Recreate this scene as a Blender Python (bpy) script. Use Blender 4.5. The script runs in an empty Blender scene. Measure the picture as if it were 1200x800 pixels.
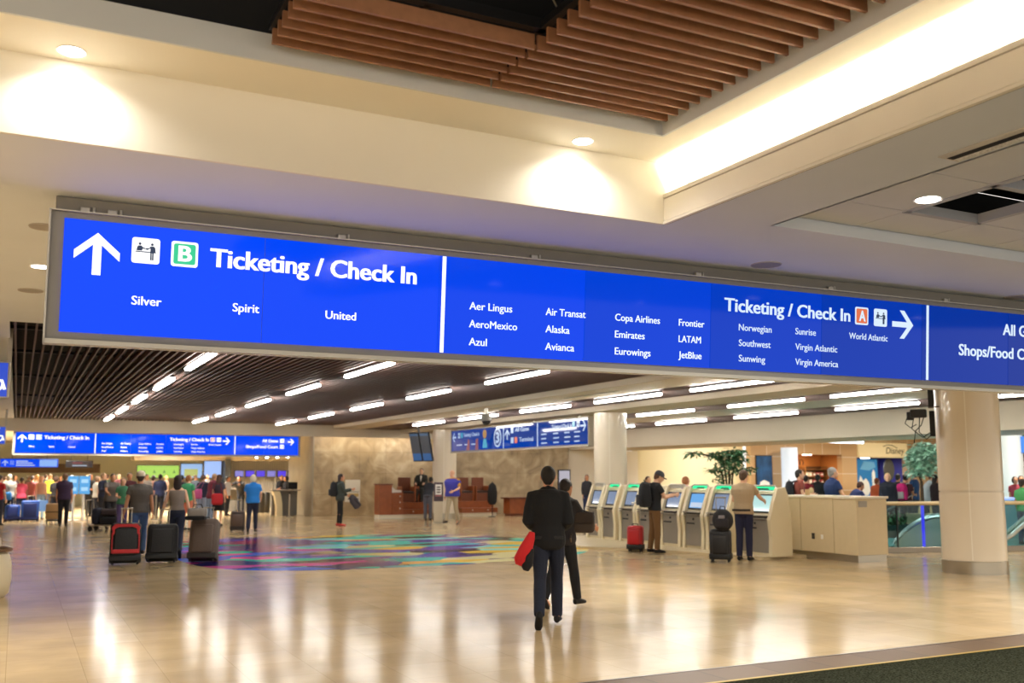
import bpy, bmesh, math, random
from mathutils import Vector, Matrix, Euler

random.seed(7)
SC = bpy.context.scene
COL = SC.collection
PI = math.pi
R = math.radians

# ------------------------------------------------------------------ camera
F_PX, PPX, PPY, HOR, EYE = 1145.0, 600.0, 425.0, 557.0, 1.70
TH = math.atan((HOR - PPY) / F_PX)
FH = math.hypot(F_PX, HOR - PPY)
PHI = math.atan((PPX - 20.0) / FH)
cam_d = bpy.data.cameras.new('camera')
cam = bpy.data.objects.new('camera', cam_d)
COL.objects.link(cam)
cam.location = (0, 0, EYE)
cam.rotation_euler = (PI / 2 + TH, 0, -PHI)
cam_d.sensor_width = 36.0
cam_d.lens = F_PX / 1200 * 36.0
cam_d.shift_y = (PPY - 400) / 1200
cam_d.clip_start = 0.05
cam_d.clip_end = 300
cam_d.dof.use_dof = True
cam_d.dof.focus_distance = 9.0
cam_d.dof.aperture_fstop = 1.8
SC.camera = cam

# ------------------------------------------------------------------ view, world
SC.view_settings.view_transform = 'Standard'
SC.view_settings.look = 'None'
SC.view_settings.gamma = 1.0
SC.view_settings.exposure = 0.64
SC.view_settings.use_curve_mapping = False
SC.cycles.use_denoising = True
SC.cycles.max_bounces = 8
SC.cycles.diffuse_bounces = 5
SC.cycles.glossy_bounces = 4
SC.cycles.transmission_bounces = 6
SC.cycles.sample_clamp_indirect = 6.0
SC.cycles.caustics_reflective = False
SC.cycles.caustics_refractive = False

world = bpy.data.worlds.new('hall_world')
SC.world = world
world.use_nodes = True
WORLD_RGB, WORLD_S = (1.0, 0.94, 0.85), 0.95
bgn = world.node_tree.nodes['Background']
bgn.inputs['Color'].default_value = (*WORLD_RGB, 1)
bgn.inputs['Strength'].default_value = WORLD_S

TUBE_E = 30.0          # emission of the linear tube lights
COVE_E = 60.0          # emission of the cove strip
DOWN_W = 95.0          # watts of one recessed downlight
SPOT_W = 46.0          # watts of one wall-washing downlight
WARM = (1.0, 0.94, 0.85)
WARM2 = (1.0, 0.96, 0.89)

# ------------------------------------------------------------------ pixel helpers
_fw = Vector((math.sin(PHI) * math.cos(TH), math.cos(PHI) * math.cos(TH), math.sin(TH)))
_rt = Vector((math.cos(PHI), -math.sin(PHI), 0))
_up = _rt.cross(_fw)
def ray(px, py):
    return _fw * F_PX + _rt * (px - PPX) - _up * (py - PPY)
def on_floor(px, py, z=0.0):
    d = ray(px, py); t = (z - EYE) / d.z
    return Vector((d.x * t, d.y * t, z))
def on_y(px, py, y):
    d = ray(px, py); t = y / d.y
    return Vector((d.x * t, y, EYE + d.z * t))
def on_x(px, py, x):
    d = ray(px, py); t = x / d.x
    return Vector((x, d.y * t, EYE + d.z * t))
def az_of(p):
    return math.atan2(p[0], p[1])
def at_depth(px, depth, z=0.0):
    a = PHI + math.atan((px - PPX) / FH)
    r = depth / math.cos(a - PHI)
    return Vector((r * math.sin(a), r * math.cos(a), z))

# ------------------------------------------------------------------ materials
def lin(h):
    out = []
    for i in (0, 2, 4):
        c = int(h[i:i + 2], 16) / 255
        out.append(c / 12.92 if c <= 0.04045 else ((c + 0.055) / 1.055) ** 2.4)
    return tuple(out)
_m = {}
def mat(name, hexc, rough=0.55, metal=0.0, var=0.0, vscale=8.0, bump=0.0, bscale=40.0, spec=0.5, coat=0.0):
    if name in _m: return _m[name]
    m = bpy.data.materials.new(name); m.use_nodes = True
    nt = m.node_tree; b = nt.nodes['Principled BSDF']
    c = lin(hexc)
    b.inputs['Base Color'].default_value = (*c, 1)
    b.inputs['Roughness'].default_value = rough
    b.inputs['Metallic'].default_value = metal
    b.inputs['Specular IOR Level'].default_value = spec
    b.inputs['Coat Weight'].default_value = coat
    tc = nt.nodes.new('ShaderNodeTexCoord')
    if var:
        n = nt.nodes.new('ShaderNodeTexNoise'); n.inputs['Scale'].default_value = vscale; n.inputs['Detail'].default_value = 4
        r = nt.nodes.new('ShaderNodeValToRGB')
        r.color_ramp.elements[0].position = 0.3; r.color_ramp.elements[1].position = 0.7
        r.color_ramp.elements[0].color = (*[x * (1 - var) for x in c], 1)
        r.color_ramp.elements[1].color = (*[min(1, x * (1 + var)) for x in c], 1)
        nt.links.new(tc.outputs['Object'], n.inputs['Vector'])
        nt.links.new(n.outputs['Fac'], r.inputs['Fac']); nt.links.new(r.outputs['Color'], b.inputs['Base Color'])
    if bump:
        n2 = nt.nodes.new('ShaderNodeTexNoise'); n2.inputs['Scale'].default_value = bscale
        bp = nt.nodes.new('ShaderNodeBump'); bp.inputs['Strength'].default_value = bump; bp.inputs['Distance'].default_value = 0.02
        nt.links.new(tc.outputs['Object'], n2.inputs['Vector'])
        nt.links.new(n2.outputs['Fac'], bp.inputs['Height']); nt.links.new(bp.outputs['Normal'], b.inputs['Normal'])
    _m[name] = m
    return m
def emat(name, rgb, strength, base=None, rough=0.25, spec=0.5):
    if name in _m: return _m[name]
    m = bpy.data.materials.new(name); m.use_nodes = True
    b = m.node_tree.nodes['Principled BSDF']
    if isinstance(rgb, str): rgb = lin(rgb)
    b.inputs['Base Color'].default_value = (*(base or (0.02, 0.02, 0.02)), 1)
    b.inputs['Emission Color'].default_value = (*rgb, 1)
    b.inputs['Emission Strength'].default_value = strength
    b.inputs['Roughness'].default_value = rough
    b.inputs['Specular IOR Level'].default_value = spec
    _m[name] = m
    return m
def glass(name, hexc, rough=0.02):
    if name in _m: return _m[name]
    m = bpy.data.materials.new(name); m.use_nodes = True
    nt = m.node_tree; nt.nodes.clear()
    o = nt.nodes.new('ShaderNodeOutputMaterial'); mx = nt.nodes.new('ShaderNodeMixShader')
    t = nt.nodes.new('ShaderNodeBsdfTransparent'); g = nt.nodes.new('ShaderNodeBsdfGlossy'); f = nt.nodes.new('ShaderNodeFresnel')
    t.inputs['Color'].default_value = (*lin(hexc), 1); g.inputs['Roughness'].default_value = rough
    f.inputs['IOR'].default_value = 1.35
    nt.links.new(f.outputs[0], mx.inputs[0]); nt.links.new(t.outputs[0], mx.inputs[1]); nt.links.new(g.outputs[0], mx.inputs[2])
    nt.links.new(mx.outputs[0], o.inputs[0])
    _m[name] = m
    return m

PAINT = mat('wall_paint', 'eae6dc', 0.6, var=0.02, vscale=1.5)
PAINT_W = mat('warm_paint', 'f0eadb', 0.6, var=0.02, vscale=1.5)
BEIGE = mat('beige_paint', 'c6b9a3', 0.6, var=0.02, vscale=1.2)
SOFFIT = mat('soffit_paint', 'dfe4ec', 0.65, var=0.02, vscale=1.2)
GREYPAINT = mat('grey_paint', 'd4d6d6', 0.6)
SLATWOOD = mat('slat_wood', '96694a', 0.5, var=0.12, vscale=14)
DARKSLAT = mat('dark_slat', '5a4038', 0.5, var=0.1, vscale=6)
BLACK = mat('matte_black', '0c0c0d', 0.8)
DARKMETAL = mat('dark_metal', '2a2a2c', 0.4, 0.6)
STEEL = mat('brushed_steel', 'b0a898', 0.28, 0.9)
SILVER = mat('silver_frame', 'b9b4a8', 0.35, 0.5)
CREAM = mat('cream_laminate', 'cbb994', 0.4, var=0.02)
CREAM2 = mat('pale_laminate', 'e0d6bf', 0.4)
WHITE = mat('white_plastic', 'e4e2dc', 0.4)

def principled_nodes(name):
    m = bpy.data.materials.new(name); m.use_nodes = True
    return m, m.node_tree, m.node_tree.nodes['Principled BSDF']
def floor_mat():
    m, nt, b = principled_nodes('polished_terrazzo')
    N = nt.nodes.new; L = nt.links.new
    tc = N('ShaderNodeTexCoord'); br = N('ShaderNodeTexBrick')
    br.offset = 0.0
    br.inputs['Scale'].default_value = 1.0; br.inputs['Brick Width'].default_value = 0.61; br.inputs['Row Height'].default_value = 0.61
    br.inputs['Mortar Size'].default_value = 0.004; br.inputs['Bias'].default_value = 0.0
    br.inputs['Color1'].default_value = (*lin('bea885'), 1); br.inputs['Color2'].default_value = (*lin('b49d77'), 1)
    br.inputs['Mortar'].default_value = (*lin('a8936f'), 1)
    no = N('ShaderNodeTexNoise'); no.inputs['Scale'].default_value = 1.1; no.inputs['Detail'].default_value = 6
    rp = N('ShaderNodeValToRGB'); rp.color_ramp.elements[0].position = 0.35; rp.color_ramp.elements[1].position = 0.7
    rp.color_ramp.elements[0].color = (0.80, 0.79, 0.77, 1); rp.color_ramp.elements[1].color = (1.08, 1.06, 1.02, 1)
    mx = N('ShaderNodeMix'); mx.data_type = 'RGBA'; mx.blend_type = 'MULTIPLY'; mx.inputs[0].default_value = 1
    L(tc.outputs['Object'], br.inputs['Vector']); L(tc.outputs['Object'], no.inputs['Vector'])
    L(no.outputs['Fac'], rp.inputs['Fac']); L(br.outputs['Color'], mx.inputs[6]); L(rp.outputs['Color'], mx.inputs[7])
    L(mx.outputs[2], b.inputs['Base Color'])
    b.inputs['Roughness'].default_value = 0.16
    b.inputs['Specular IOR Level'].default_value = 0.11
    n2 = N('ShaderNodeTexNoise'); n2.inputs['Scale'].default_value = 2.2; n2.inputs['Detail'].default_value = 2
    bp = N('ShaderNodeBump'); bp.inputs['Strength'].default_value = 0.06; bp.inputs['Distance'].default_value = 0.05
    L(tc.outputs['Object'], n2.inputs['Vector']); L(n2.outputs['Fac'], bp.inputs['Height']); L(bp.outputs['Normal'], b.inputs['Normal'])
    return m
FLOOR = floor_mat()
def marble_mat():
    m, nt, b = principled_nodes('tan_marble')
    N = nt.nodes.new; L = nt.links.new
    tc = N('ShaderNodeTexCoord'); n1 = N('ShaderNodeTexNoise'); n1.inputs['Scale'].default_value = 1.3; n1.inputs['Detail'].default_value = 9
    n1.inputs['Distortion'].default_value = 1.2
    rp = N('ShaderNodeValToRGB')
    e = rp.color_ramp.elements; e[0].position = 0.3; e[0].color = (*lin('938063'), 1); e[1].position = 0.75; e[1].color = (*lin('cdbb99'), 1)
    x = e.new(0.5); x.color = (*lin('af9874'), 1)
    L(tc.outputs['Object'], n1.inputs['Vector']); L(n1.outputs['Fac'], rp.inputs['Fac'])
    br = N('ShaderNodeTexBrick'); br.offset = 0; br.inputs['Scale'].default_value = 1; br.inputs['Brick Width'].default_value = 1.2
    br.inputs['Row Height'].default_value = 0.9; br.inputs['Mortar Size'].default_value = 0.006
    br.inputs['Color1'].default_value = (1, 1, 1, 1); br.inputs['Color2'].default_value = (0.93, 0.93, 0.93, 1); br.inputs['Mortar'].default_value = (0.6, 0.58, 0.55, 1)
    mp = N('ShaderNodeMapping'); mp.inputs['Rotation'].default_value = (R(90), 0, 0)
    L(tc.outputs['Object'], mp.inputs['Vector']); L(mp.outputs['Vector'], br.inputs['Vector'])
    mx = N('ShaderNodeMix'); mx.data_type = 'RGBA'; mx.blend_type = 'MULTIPLY'; mx.inputs[0].default_value = 1
    L(rp.outputs['Color'], mx.inputs[6]); L(br.outputs['Color'], mx.inputs[7]); L(mx.outputs[2], b.inputs['Base Color'])
    b.inputs['Roughness'].default_value = 0.22
    return m
MARBLE = marble_mat()
def sandtile_mat():
    m, nt, b = principled_nodes('sand_tile')
    N = nt.nodes.new; L = nt.links.new
    tc = N('ShaderNodeTexCoord'); br = N('ShaderNodeTexBrick'); br.offset = 0
    br.inputs['Scale'].default_value = 1; br.inputs['Brick Width'].default_value = 1.3; br.inputs['Row Height'].default_value = 0.9
    br.inputs['Mortar Size'].default_value = 0.02
    br.inputs['Color1'].default_value = (*lin('c9aa80'), 1); br.inputs['Color2'].default_value = (*lin('bd9d74'), 1); br.inputs['Mortar'].default_value = (*lin('dcd0ba'), 1)
    mp = N('ShaderNodeMapping'); mp.inputs['Rotation'].default_value = (R(90), 0, 0)
    L(tc.outputs['Object'], mp.inputs['Vector']); L(mp.outputs['Vector'], br.inputs['Vector']); L(br.outputs['Color'], b.inputs['Base Color'])
    b.inputs['Roughness'].default_value = 0.5
    return m
SANDTILE = sandtile_mat()
def mosaic_mat():
    m, nt, b = principled_nodes('mosaic_inlay')
    N = nt.nodes.new; L = nt.links.new
    tc = N('ShaderNodeTexCoord')
    n0 = N('ShaderNodeTexNoise'); n0.inputs['Scale'].default_value = 0.35; n0.inputs['Detail'].default_value = 2
    ad = N('ShaderNodeMix'); ad.data_type = 'RGBA'; ad.blend_type = 'ADD'; ad.inputs[0].default_value = 1.3
    mp = N('ShaderNodeMapping'); mp.inputs['Scale'].default_value = (0.62, 1.25, 1.0); L(tc.outputs['Object'], mp.inputs['Vector'])
    L(mp.outputs['Vector'], n0.inputs['Vector']); L(mp.outputs['Vector'], ad.inputs[6]); L(n0.outputs['Color'], ad.inputs[7])
    vo = N('ShaderNodeTexVoronoi'); vo.inputs['Scale'].default_value = 1.35; vo.inputs['Randomness'].default_value = 1
    L(ad.outputs[2], vo.inputs['Vector'])
    sp = N('ShaderNodeSeparateColor'); L(vo.outputs['Color'], sp.inputs[0])
    def ramp(cols):
        r = N('ShaderNodeValToRGB'); r.color_ramp.interpolation = 'CONSTANT'
        e = r.color_ramp.elements
        while len(e) < len(cols): e.new(0.5)
        for i, c in enumerate(cols):
            e[i].position = i / len(cols); e[i].color = (*lin(c), 1)
        return r
    west = ramp(['1e1a5c', '9a1a3a', '1c3cb4', '14121e', '22a888', 'b03c80', '16143c', '2a50b8', '5a1230'])
    east = ramp(['d8b040', '3cb4a4', '4a2ea0', 'd0c890', '6cc09a', '1e2420', '88d0c0', '6a3a98'])
    L(sp.outputs[1], west.inputs[0]); L(sp.outputs[0], east.inputs[0])
    sx = N('ShaderNodeSeparateXYZ'); L(ad.outputs[2], sx.inputs[0])
    mr = N('ShaderNodeMapRange'); mr.inputs['From Min'].default_value = -1.0; mr.inputs['From Max'].default_value = 0.6
    L(sx.outputs[0], mr.inputs['Value'])
    mx = N('ShaderNodeMix'); mx.data_type = 'RGBA'
    L(mr.outputs[0], mx.inputs[0]); L(west.outputs[0], mx.inputs[6]); L(east.outputs[0], mx.inputs[7])
    L(mx.outputs[2], b.inputs['Base Color'])
    b.inputs['Roughness'].default_value = 0.17
    b.inputs['Specular IOR Level'].default_value = 0.02
    return m
MOSAIC = mosaic_mat()

# ------------------------------------------------------------------ object helpers
def tag(o, label=None, cat=None, group=None, kind=None):
    if label: o['label'] = label
    if cat: o['category'] = cat
    if group: o['group'] = group
    if kind: o['kind'] = kind
    return o
def thing(name, label, cat, loc=(0, 0, 0), rz=0.0, group=None):
    o = bpy.data.objects.new(name, None); COL.objects.link(o)
    o.location = loc; o.rotation_euler = (0, 0, rz); o.empty_display_size = 0.2
    return tag(o, label, cat, group)
def copy_tree(o, parent=None):
    c = o.copy(); COL.objects.link(c)
    if parent: c.parent = parent
    for ch in list(o.children): copy_tree(ch, c)
    return c
def ring(c, t, side, a, b, n):
    t = t.normalized(); s = (side - t * side.dot(t))
    if s.length < 1e-5: s = t.orthogonal()
    s.normalize(); u = t.cross(s)
    return [c + s * (a * math.cos(2 * PI * k / n)) + u * (b * math.sin(2 * PI * k / n)) for k in range(n)]
class MB:
    def __init__(self): self.bm = bmesh.new()
    def _place(self, vs, M):
        if M is not None: bmesh.ops.transform(self.bm, matrix=M, verts=vs)
    def box(self, x0, x1, y0, y1, z0, z1, bev=0.0, M=None, seg=2):
        bm = self.bm
        co = [(x0, y0, z0), (x1, y0, z0), (x1, y1, z0), (x0, y1, z0), (x0, y0, z1), (x1, y0, z1), (x1, y1, z1), (x0, y1, z1)]
        v = [bm.verts.new(c) for c in co]
        fs = [bm.faces.new([v[i] for i in q]) for q in ((0, 3, 2, 1), (4, 5, 6, 7), (0, 1, 5, 4), (1, 2, 6, 5), (2, 3, 7, 6), (3, 0, 4, 7))]
        if bev:
            es = list({e for f in fs for e in f.edges})
            r = bmesh.ops.bevel(bm, geom=es, offset=bev, segments=seg, profile=0.5, affect='EDGES')
            v = list({x for f in r['faces'] for x in f.verts} | {x for x in v if x.is_valid})
        self._place(v, M); return self
    def prism(self, pts, axis, a, b, M=None):
        bm = self.bm
        def mk(p, d):
            return {'x': (d, p[0], p[1]), 'y': (p[0], d, p[1]), 'z': (p[0], p[1], d)}[axis]
        A = [bm.verts.new(mk(p, a)) for p in pts]; B = [bm.verts.new(mk(p, b)) for p in pts]
        n = len(pts)
        bm.faces.new(A); bm.faces.new(B[::-1])
        for i in range(n): bm.faces.new((A[i], B[i], B[(i + 1) % n], A[(i + 1) % n]))
        self._place(A + B, M); return self
    def loft(self, rings, cap=True):
        bm = self.bm; vr = [[bm.verts.new(p) for p in r] for r in rings]; n = len(vr[0])
        for i in range(len(vr) - 1):
            for k in range(n): bm.faces.new((vr[i][k], vr[i][(k + 1) % n], vr[i + 1][(k + 1) % n], vr[i + 1][k]))
        if cap:
            bm.faces.new(vr[0][::-1]); bm.faces.new(vr[-1])
        return self
    def tube(self, pts, r, n=10, side=None, closed=False):
        pts = [Vector(p) for p in pts]; rs = r if isinstance(r, (list, tuple)) else [r] * len(pts)
        rings = []
        prev = side
        for i, p in enumerate(pts):
            if i == 0: t = pts[1] - pts[0]
            elif i == len(pts) - 1: t = pts[-1] - pts[-2]
            else: t = (pts[i + 1] - pts[i]).normalized() + (pts[i] - pts[i - 1]).normalized()
            t.normalize()
            if prev is None: prev = t.orthogonal()
            s = prev - t * prev.dot(t)
            if s.length < 1e-4: s = t.orthogonal()
            prev = s.normalized()
            rings.append(ring(p, t, prev, rs[i], rs[i], n))
        return self.loft(rings)
    def cyl(self, c, r, h, n=24, r2=None, M=None):
        c = Vector(c); r2 = r if r2 is None else r2
        rings = [[c + Vector((q * math.cos(2 * PI * k / n), q * math.sin(2 * PI * k / n), z)) for k in range(n)] for q, z in ((r, 0), (r2, h))]
        if M is not None: rings = [[M @ p for p in rr] for rr in rings]
        return self.loft(rings)
    def lathe(self, prof, n=32, c=(0, 0, 0)):
        c = Vector(c)
        return self.loft([[c + Vector((q * math.cos(2 * PI * k / n), q * math.sin(2 * PI * k / n), z)) for k in range(n)] for q, z in prof])
    def ball(self, c, rx, ry=None, rz=None, nu=14, nv=9, M=None):
        c = Vector(c); ry = ry or rx; rz = rz or rx
        rings = []
        for j in range(nv + 1):
            a = PI * (0.03 + 0.94 * j / nv) - PI / 2
            rings.append([c + Vector((rx * math.cos(a) * math.cos(2 * PI * k / nu), ry * math.cos(a) * math.sin(2 * PI * k / nu), rz * math.sin(a))) for k in range(nu)])
        if M is not None: rings = [[M @ p for p in rr] for rr in rings]
        return self.loft(rings)
    def mesh(self, name, smooth=False):
        bmesh.ops.recalc_face_normals(self.bm, faces=self.bm.faces[:])
        me = bpy.data.meshes.new(name); self.bm.to_mesh(me); self.bm.free()
        if smooth:
            for p in me.polygons: p.use_smooth = True
            try: me.set_sharp_from_angle(angle=R(40))
            except Exception: pass
        return me
    def build(self, name, m, parent=None, smooth=False):
        me = self.mesh(name, smooth); me.materials.append(m)
        o = bpy.data.objects.new(name, me); COL.objects.link(o)
        if parent: o.parent = parent
        return o
def struct(name, mb, m, smooth=False):
    o = mb.build(name, m, None, smooth); o['kind'] = 'structure'; return o
def inst(name, me, m, parent):
    o = bpy.data.objects.new(name, me); COL.objects.link(o); o.parent = parent
    if not me.materials: me.materials.append(None)
    o.material_slots[0].link = 'OBJECT'; o.material_slots[0].material = m
    return o
_DG = None
def evaluated(o):
    dg = bpy.context.evaluated_depsgraph_get(); dg.update()
    return bpy.data.meshes.new_from_object(o.evaluated_get(dg))
_text_cache = {}
def text_mesh(s, bold=0.010):
    """plain sans lettering lying in the xz plane, as (mesh, x0, x1)"""
    cu = bpy.data.curves.new('lettering', 'FONT'); cu.body = s; cu.size = 1.0; cu.offset = bold; cu.resolution_u = 3
    o = bpy.data.objects.new('lettering', cu); COL.objects.link(o)
    me = evaluated(o)
    bpy.data.objects.remove(o)
    xs = [v.co.x for v in me.vertices]
    return me, min(xs), max(xs)
CAPH = None
def lettering(name, s, x0, x1, z, cap, m, parent, y=-0.012, bold=0.010, shear=0.0, thick=0.05):
    global CAPH
    if CAPH is None:
        h, _, _ = text_mesh('H', 0.0); CAPH = max(v.co.y for v in h.vertices)
    me, a, b = text_mesh(s, 0.0 if 'M' in s else bold)
    sz = cap / CAPH; sx = (x1 - x0) / (b - a) if x1 else sz * 0.92
    for v in me.vertices:
        v.co = Vector((x0 + (v.co.x - a) * sx + shear * v.co.y * sz, y, z + v.co.y * sz))
    if thick:
        bm = bmesh.new(); bm.from_mesh(me); dx = cap * thick
        for q in bmesh.ops.duplicate(bm, geom=bm.verts[:] + bm.edges[:] + bm.faces[:])['geom']:
            if isinstance(q, bmesh.types.BMVert): q.co.x += dx; q.co.y += 0.0006
        bm.to_mesh(me); bm.free()
    me.materials.clear(); me.materials.append(m)
    o = bpy.data.objects.new(name, me); COL.objects.link(o); o.parent = parent
    return o
# ================================================================== THE SHELL
ZS = 3.768      # main soffit
ZT = 4.285      # shelf of the raised tray
ZR = 3.646      # strip ceiling on the right
YE = 39.8       # end of the slat ceiling

mb = MB(); mb.box(-14, 62, -8, 66, -0.2, 0.0); struct('floor', mb, FLOOR)

# floor art inlay, a rounded rectangle of coloured terrazzo
cx, cy, ax, ay = 7.75, 22.6, 4.75, 4.85
pts = []
for k in range(72):
    a = 2 * PI * k / 72; ca, sa = math.cos(a), math.sin(a)
    p = 0.5 if ca < 0 else 0.82
    pts.append((cx + ax * math.copysign(abs(ca) ** p, ca), cy + ay * math.copysign(abs(sa) ** p, sa) - (0.25 if sa < 0 and ca < 0 else 0)))
mbm = MB(); mbm.prism([(p[0] - cx, p[1] - cy) for p in pts], 'z', 0.0, 0.004)
o = struct('floor_mosaic', mbm, MOSAIC); o.location = (cx, cy, 0)

# carpet and its stone border in the near corner
m, nt, b = principled_nodes('dark_carpet')
b.inputs['Roughness'].default_value = 0.95; b.inputs['Specular IOR Level'].default_value = 0.0
tc = nt.nodes.new('ShaderNodeTexCoord'); no = nt.nodes.new('ShaderNodeTexNoise'); no.inputs['Scale'].default_value = 60; no.inputs['Detail'].default_value = 3
rp = nt.nodes.new('ShaderNodeValToRGB'); rp.color_ramp.elements[0].color = (*lin('161610'), 1); rp.color_ramp.elements[1].color = (*lin('383a2e'), 1)
rp.color_ramp.elements[0].position = 0.35; rp.color_ramp.elements[1].position = 0.68
nt.links.new(tc.outputs['Object'], no.inputs['Vector']); nt.links.new(no.outputs['Fac'], rp.inputs['Fac']); nt.links.new(rp.outputs['Color'], b.inputs['Base Color'])
CARPET = m
mb = MB(); mb.box(2.6, 24, -4, 6.62, 0.0, 0.012); struct('floor_carpet', mb, CARPET)
mb = MB(); mb.box(2.6, 24, 6.62, 6.66, 0.0, 0.014); struct('trim_1', mb, mat('brass_strip', 'b89a48', 0.4, 0.6))
m, nt, b = principled_nodes('border_stone'); b.inputs['Roughness'].default_value = 0.4; b.inputs['Specular IOR Level'].default_value = 0.12
tc = nt.nodes.new('ShaderNodeTexCoord'); br = nt.nodes.new('ShaderNodeTexBrick'); br.offset = 0; br.inputs['Scale'].default_value = 1
br.inputs['Brick Width'].default_value = 0.6; br.inputs['Row Height'].default_value = 0.6; br.inputs['Mortar Size'].default_value = 0.006
br.inputs['Color1'].default_value = (*lin('66523f'), 1); br.inputs['Color2'].default_value = (*lin('5a4838'), 1); br.inputs['Mortar'].default_value = (*lin('3a3028'), 1)
nt.links.new(tc.outputs['Object'], br.inputs['Vector']); nt.links.new(br.outputs['Color'], b.inputs['Base Color'])
mb = MB(); mb.box(-4, 24, 6.66, 7.14, 0.0, 0.004); struct('floor_border', mb, m)
mb = MB(); mb.box(-4, 24, 7.14, 7.17, 0.0, 0.006); struct('trim_2', mb, mat('dark_inlay', '4a3a2c', 0.3))

# ---- main soffit: U around the raised tray, cut for the slat ceiling
mb = MB()
mb.box(-14, 24.0, 6.53, 14.7, ZS, ZS + 0.1)
mb.box(-14, -0.2, 14.7, YE, ZS, ZS + 0.1)
struct('ceiling', mb, SOFFIT)
# right soffit strip beside the parapet, then the tiled field one step higher
mb = MB()
mb.box(4.716, 5.22, -6, 6.53, ZS, ZS + 0.06); mb.box(4.68, 4.716, 6.50, 6.53, ZS, ZS + 0.06)
mb.box(5.22, 5.52, -6, 6.15, ZS, ZS + 0.1)
mb.box(5.22, 24, 6.15, 6.53, ZS, ZS + 0.1)
struct('ceiling_margin', mb, SOFFIT)
mb = MB(); mb.box(5.50, 5.52, -6, 6.15, ZS, ZS + 0.14); mb.box(5.52, 24, 6.13, 6.15, ZS, ZS + 0.14); struct('trim_3', mb, SOFFIT)
TILE = mat('ceiling_tile', 'dcdee4', 0.7, var=0.015, vscale=3)
GAP = mat('tile_gap', '8a8680', 0.7)
holes = {(1, 1), (1, 2), (1, 3)}
mb = MB(); mg = MB()
TX, TY = 0.86, 0.82
for i in range(0, 14):
    for j in range(0, 9):
        if (i, j) in holes: continue
        x0 = 5.53 + 0.06 + i * TX; y1 = 6.12 - 0.28 - j * TY if j else 6.12
        if j: y1 = 6.12 - 0.55 - (j - 1) * TY
        y0 = 6.12 - 0.55 - j * TY
        x0 = 5.53 if i == 0 else 5.53 + 0.92 + (i - 1) * TX
        x1 = 5.53 + 0.92 + i * TX
        mb.box(x0 + 0.006, x1 - 0.006, y0 + 0.006, y1 - 0.006, ZS + 0.10, ZS + 0.13)
struct('ceiling_tiles', mb, TILE)
mb = MB()
for i in range(0, 14):
    x1 = 5.53 + 0.92 + i * TX
    if i in (0, 1): mb.box(x1 - 0.02, x1 + 0.02, 3.9 - 0.8, 6.12, ZS + 0.105, ZS + 0.16) if False else None
for (x0, x1, y0, y1) in ((5.53 + 0.92, 5.53 + 0.92 + TX, 6.12 - 0.55 - 3 * TY, 6.12 - 0.55),):
    for yy in (y1, y1 - TY, y1 - 2 * TY, y0):
        mb.box(x0 - 0.02, x1 + 0.02, yy - 0.03, yy + 0.03, ZS + 0.09, ZS + 0.17)
    for xx in (x0, x1): mb.box(xx - 0.03, xx + 0.03, y0, y1, ZS + 0.09, ZS + 0.17)
struct('trim_4', mb, mat('ceiling_grid', 'b4b6bd', 0.5))
mb = MB(); mb.box(5.53, 18, -1.5, 6.12, ZS + 0.62, ZS + 0.66); mb.box(5.53, 18, 6.13, 6.17, ZS + 0.12, ZS + 0.62); struct('ceiling_void', mb, BLACK)

# ---- raised tray: beam face, shelf, inner faces, parapet cove, plenum
mb = MB(); mb.box(-14, 4.679, 6.50, 6.529, ZS, ZT + 0.02); mb.box(4.679, 4.929, 6.50, 6.529, ZS + 0.065, ZT + 0.02); struct('wall_tray_beam', mb, PAINT_W)
mb = MB(); mb.box(-14, 4.96, 5.97, 6.52, ZT, ZT + 0.05); mb.box(4.305, 4.96, -6, 5.97, ZT, ZT + 0.05); struct('ceiling_shelf', mb, PAINT_W)
mb = MB(); mb.box(-14, 4.285, 5.95, 5.969, ZT, ZT + 0.185); mb.box(4.285, 4.304, -6, 5.969, ZT, ZT + 0.185); struct('trim_5', mb, GREYPAINT)
mb = MB(); mb.box(4.68, 4.70, -6, 6.499, ZS + 0.026, 3.978); mb.box(4.674, 4.73, -6, 6.499, 3.986, 4.02); mb.box(4.668, 4.70, -6, 6.499, ZS - 0.004, ZS + 0.018)
mb.box(4.716, 4.93, -6, 6.50, ZS + 0.062, ZS + 0.08)
struct('trim_6', mb, PAINT_W)
mb = MB(); mb.box(4.701, 4.715, -6, 6.499, ZS, 3.985); struct('trim_12', mb, mat('groove_shadow', '8a857a', 0.8))
mb = MB(); mb.box(4.93, 4.96, -6, 6.50, ZS + 0.061, ZT); struct('wall_cove', mb, PAINT_W)
mb = MB(); mb.box(-14, 4.5, -6, 6.2, 5.6, 5.65); mb.box(-14, 4.5, 6.0, 6.05, ZT + 0.18, 5.6); mb.box(4.33, 4.38, -6, 6.05, ZT + 0.18, 5.6)
struct('ceiling_plenum', mb, BLACK)

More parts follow.
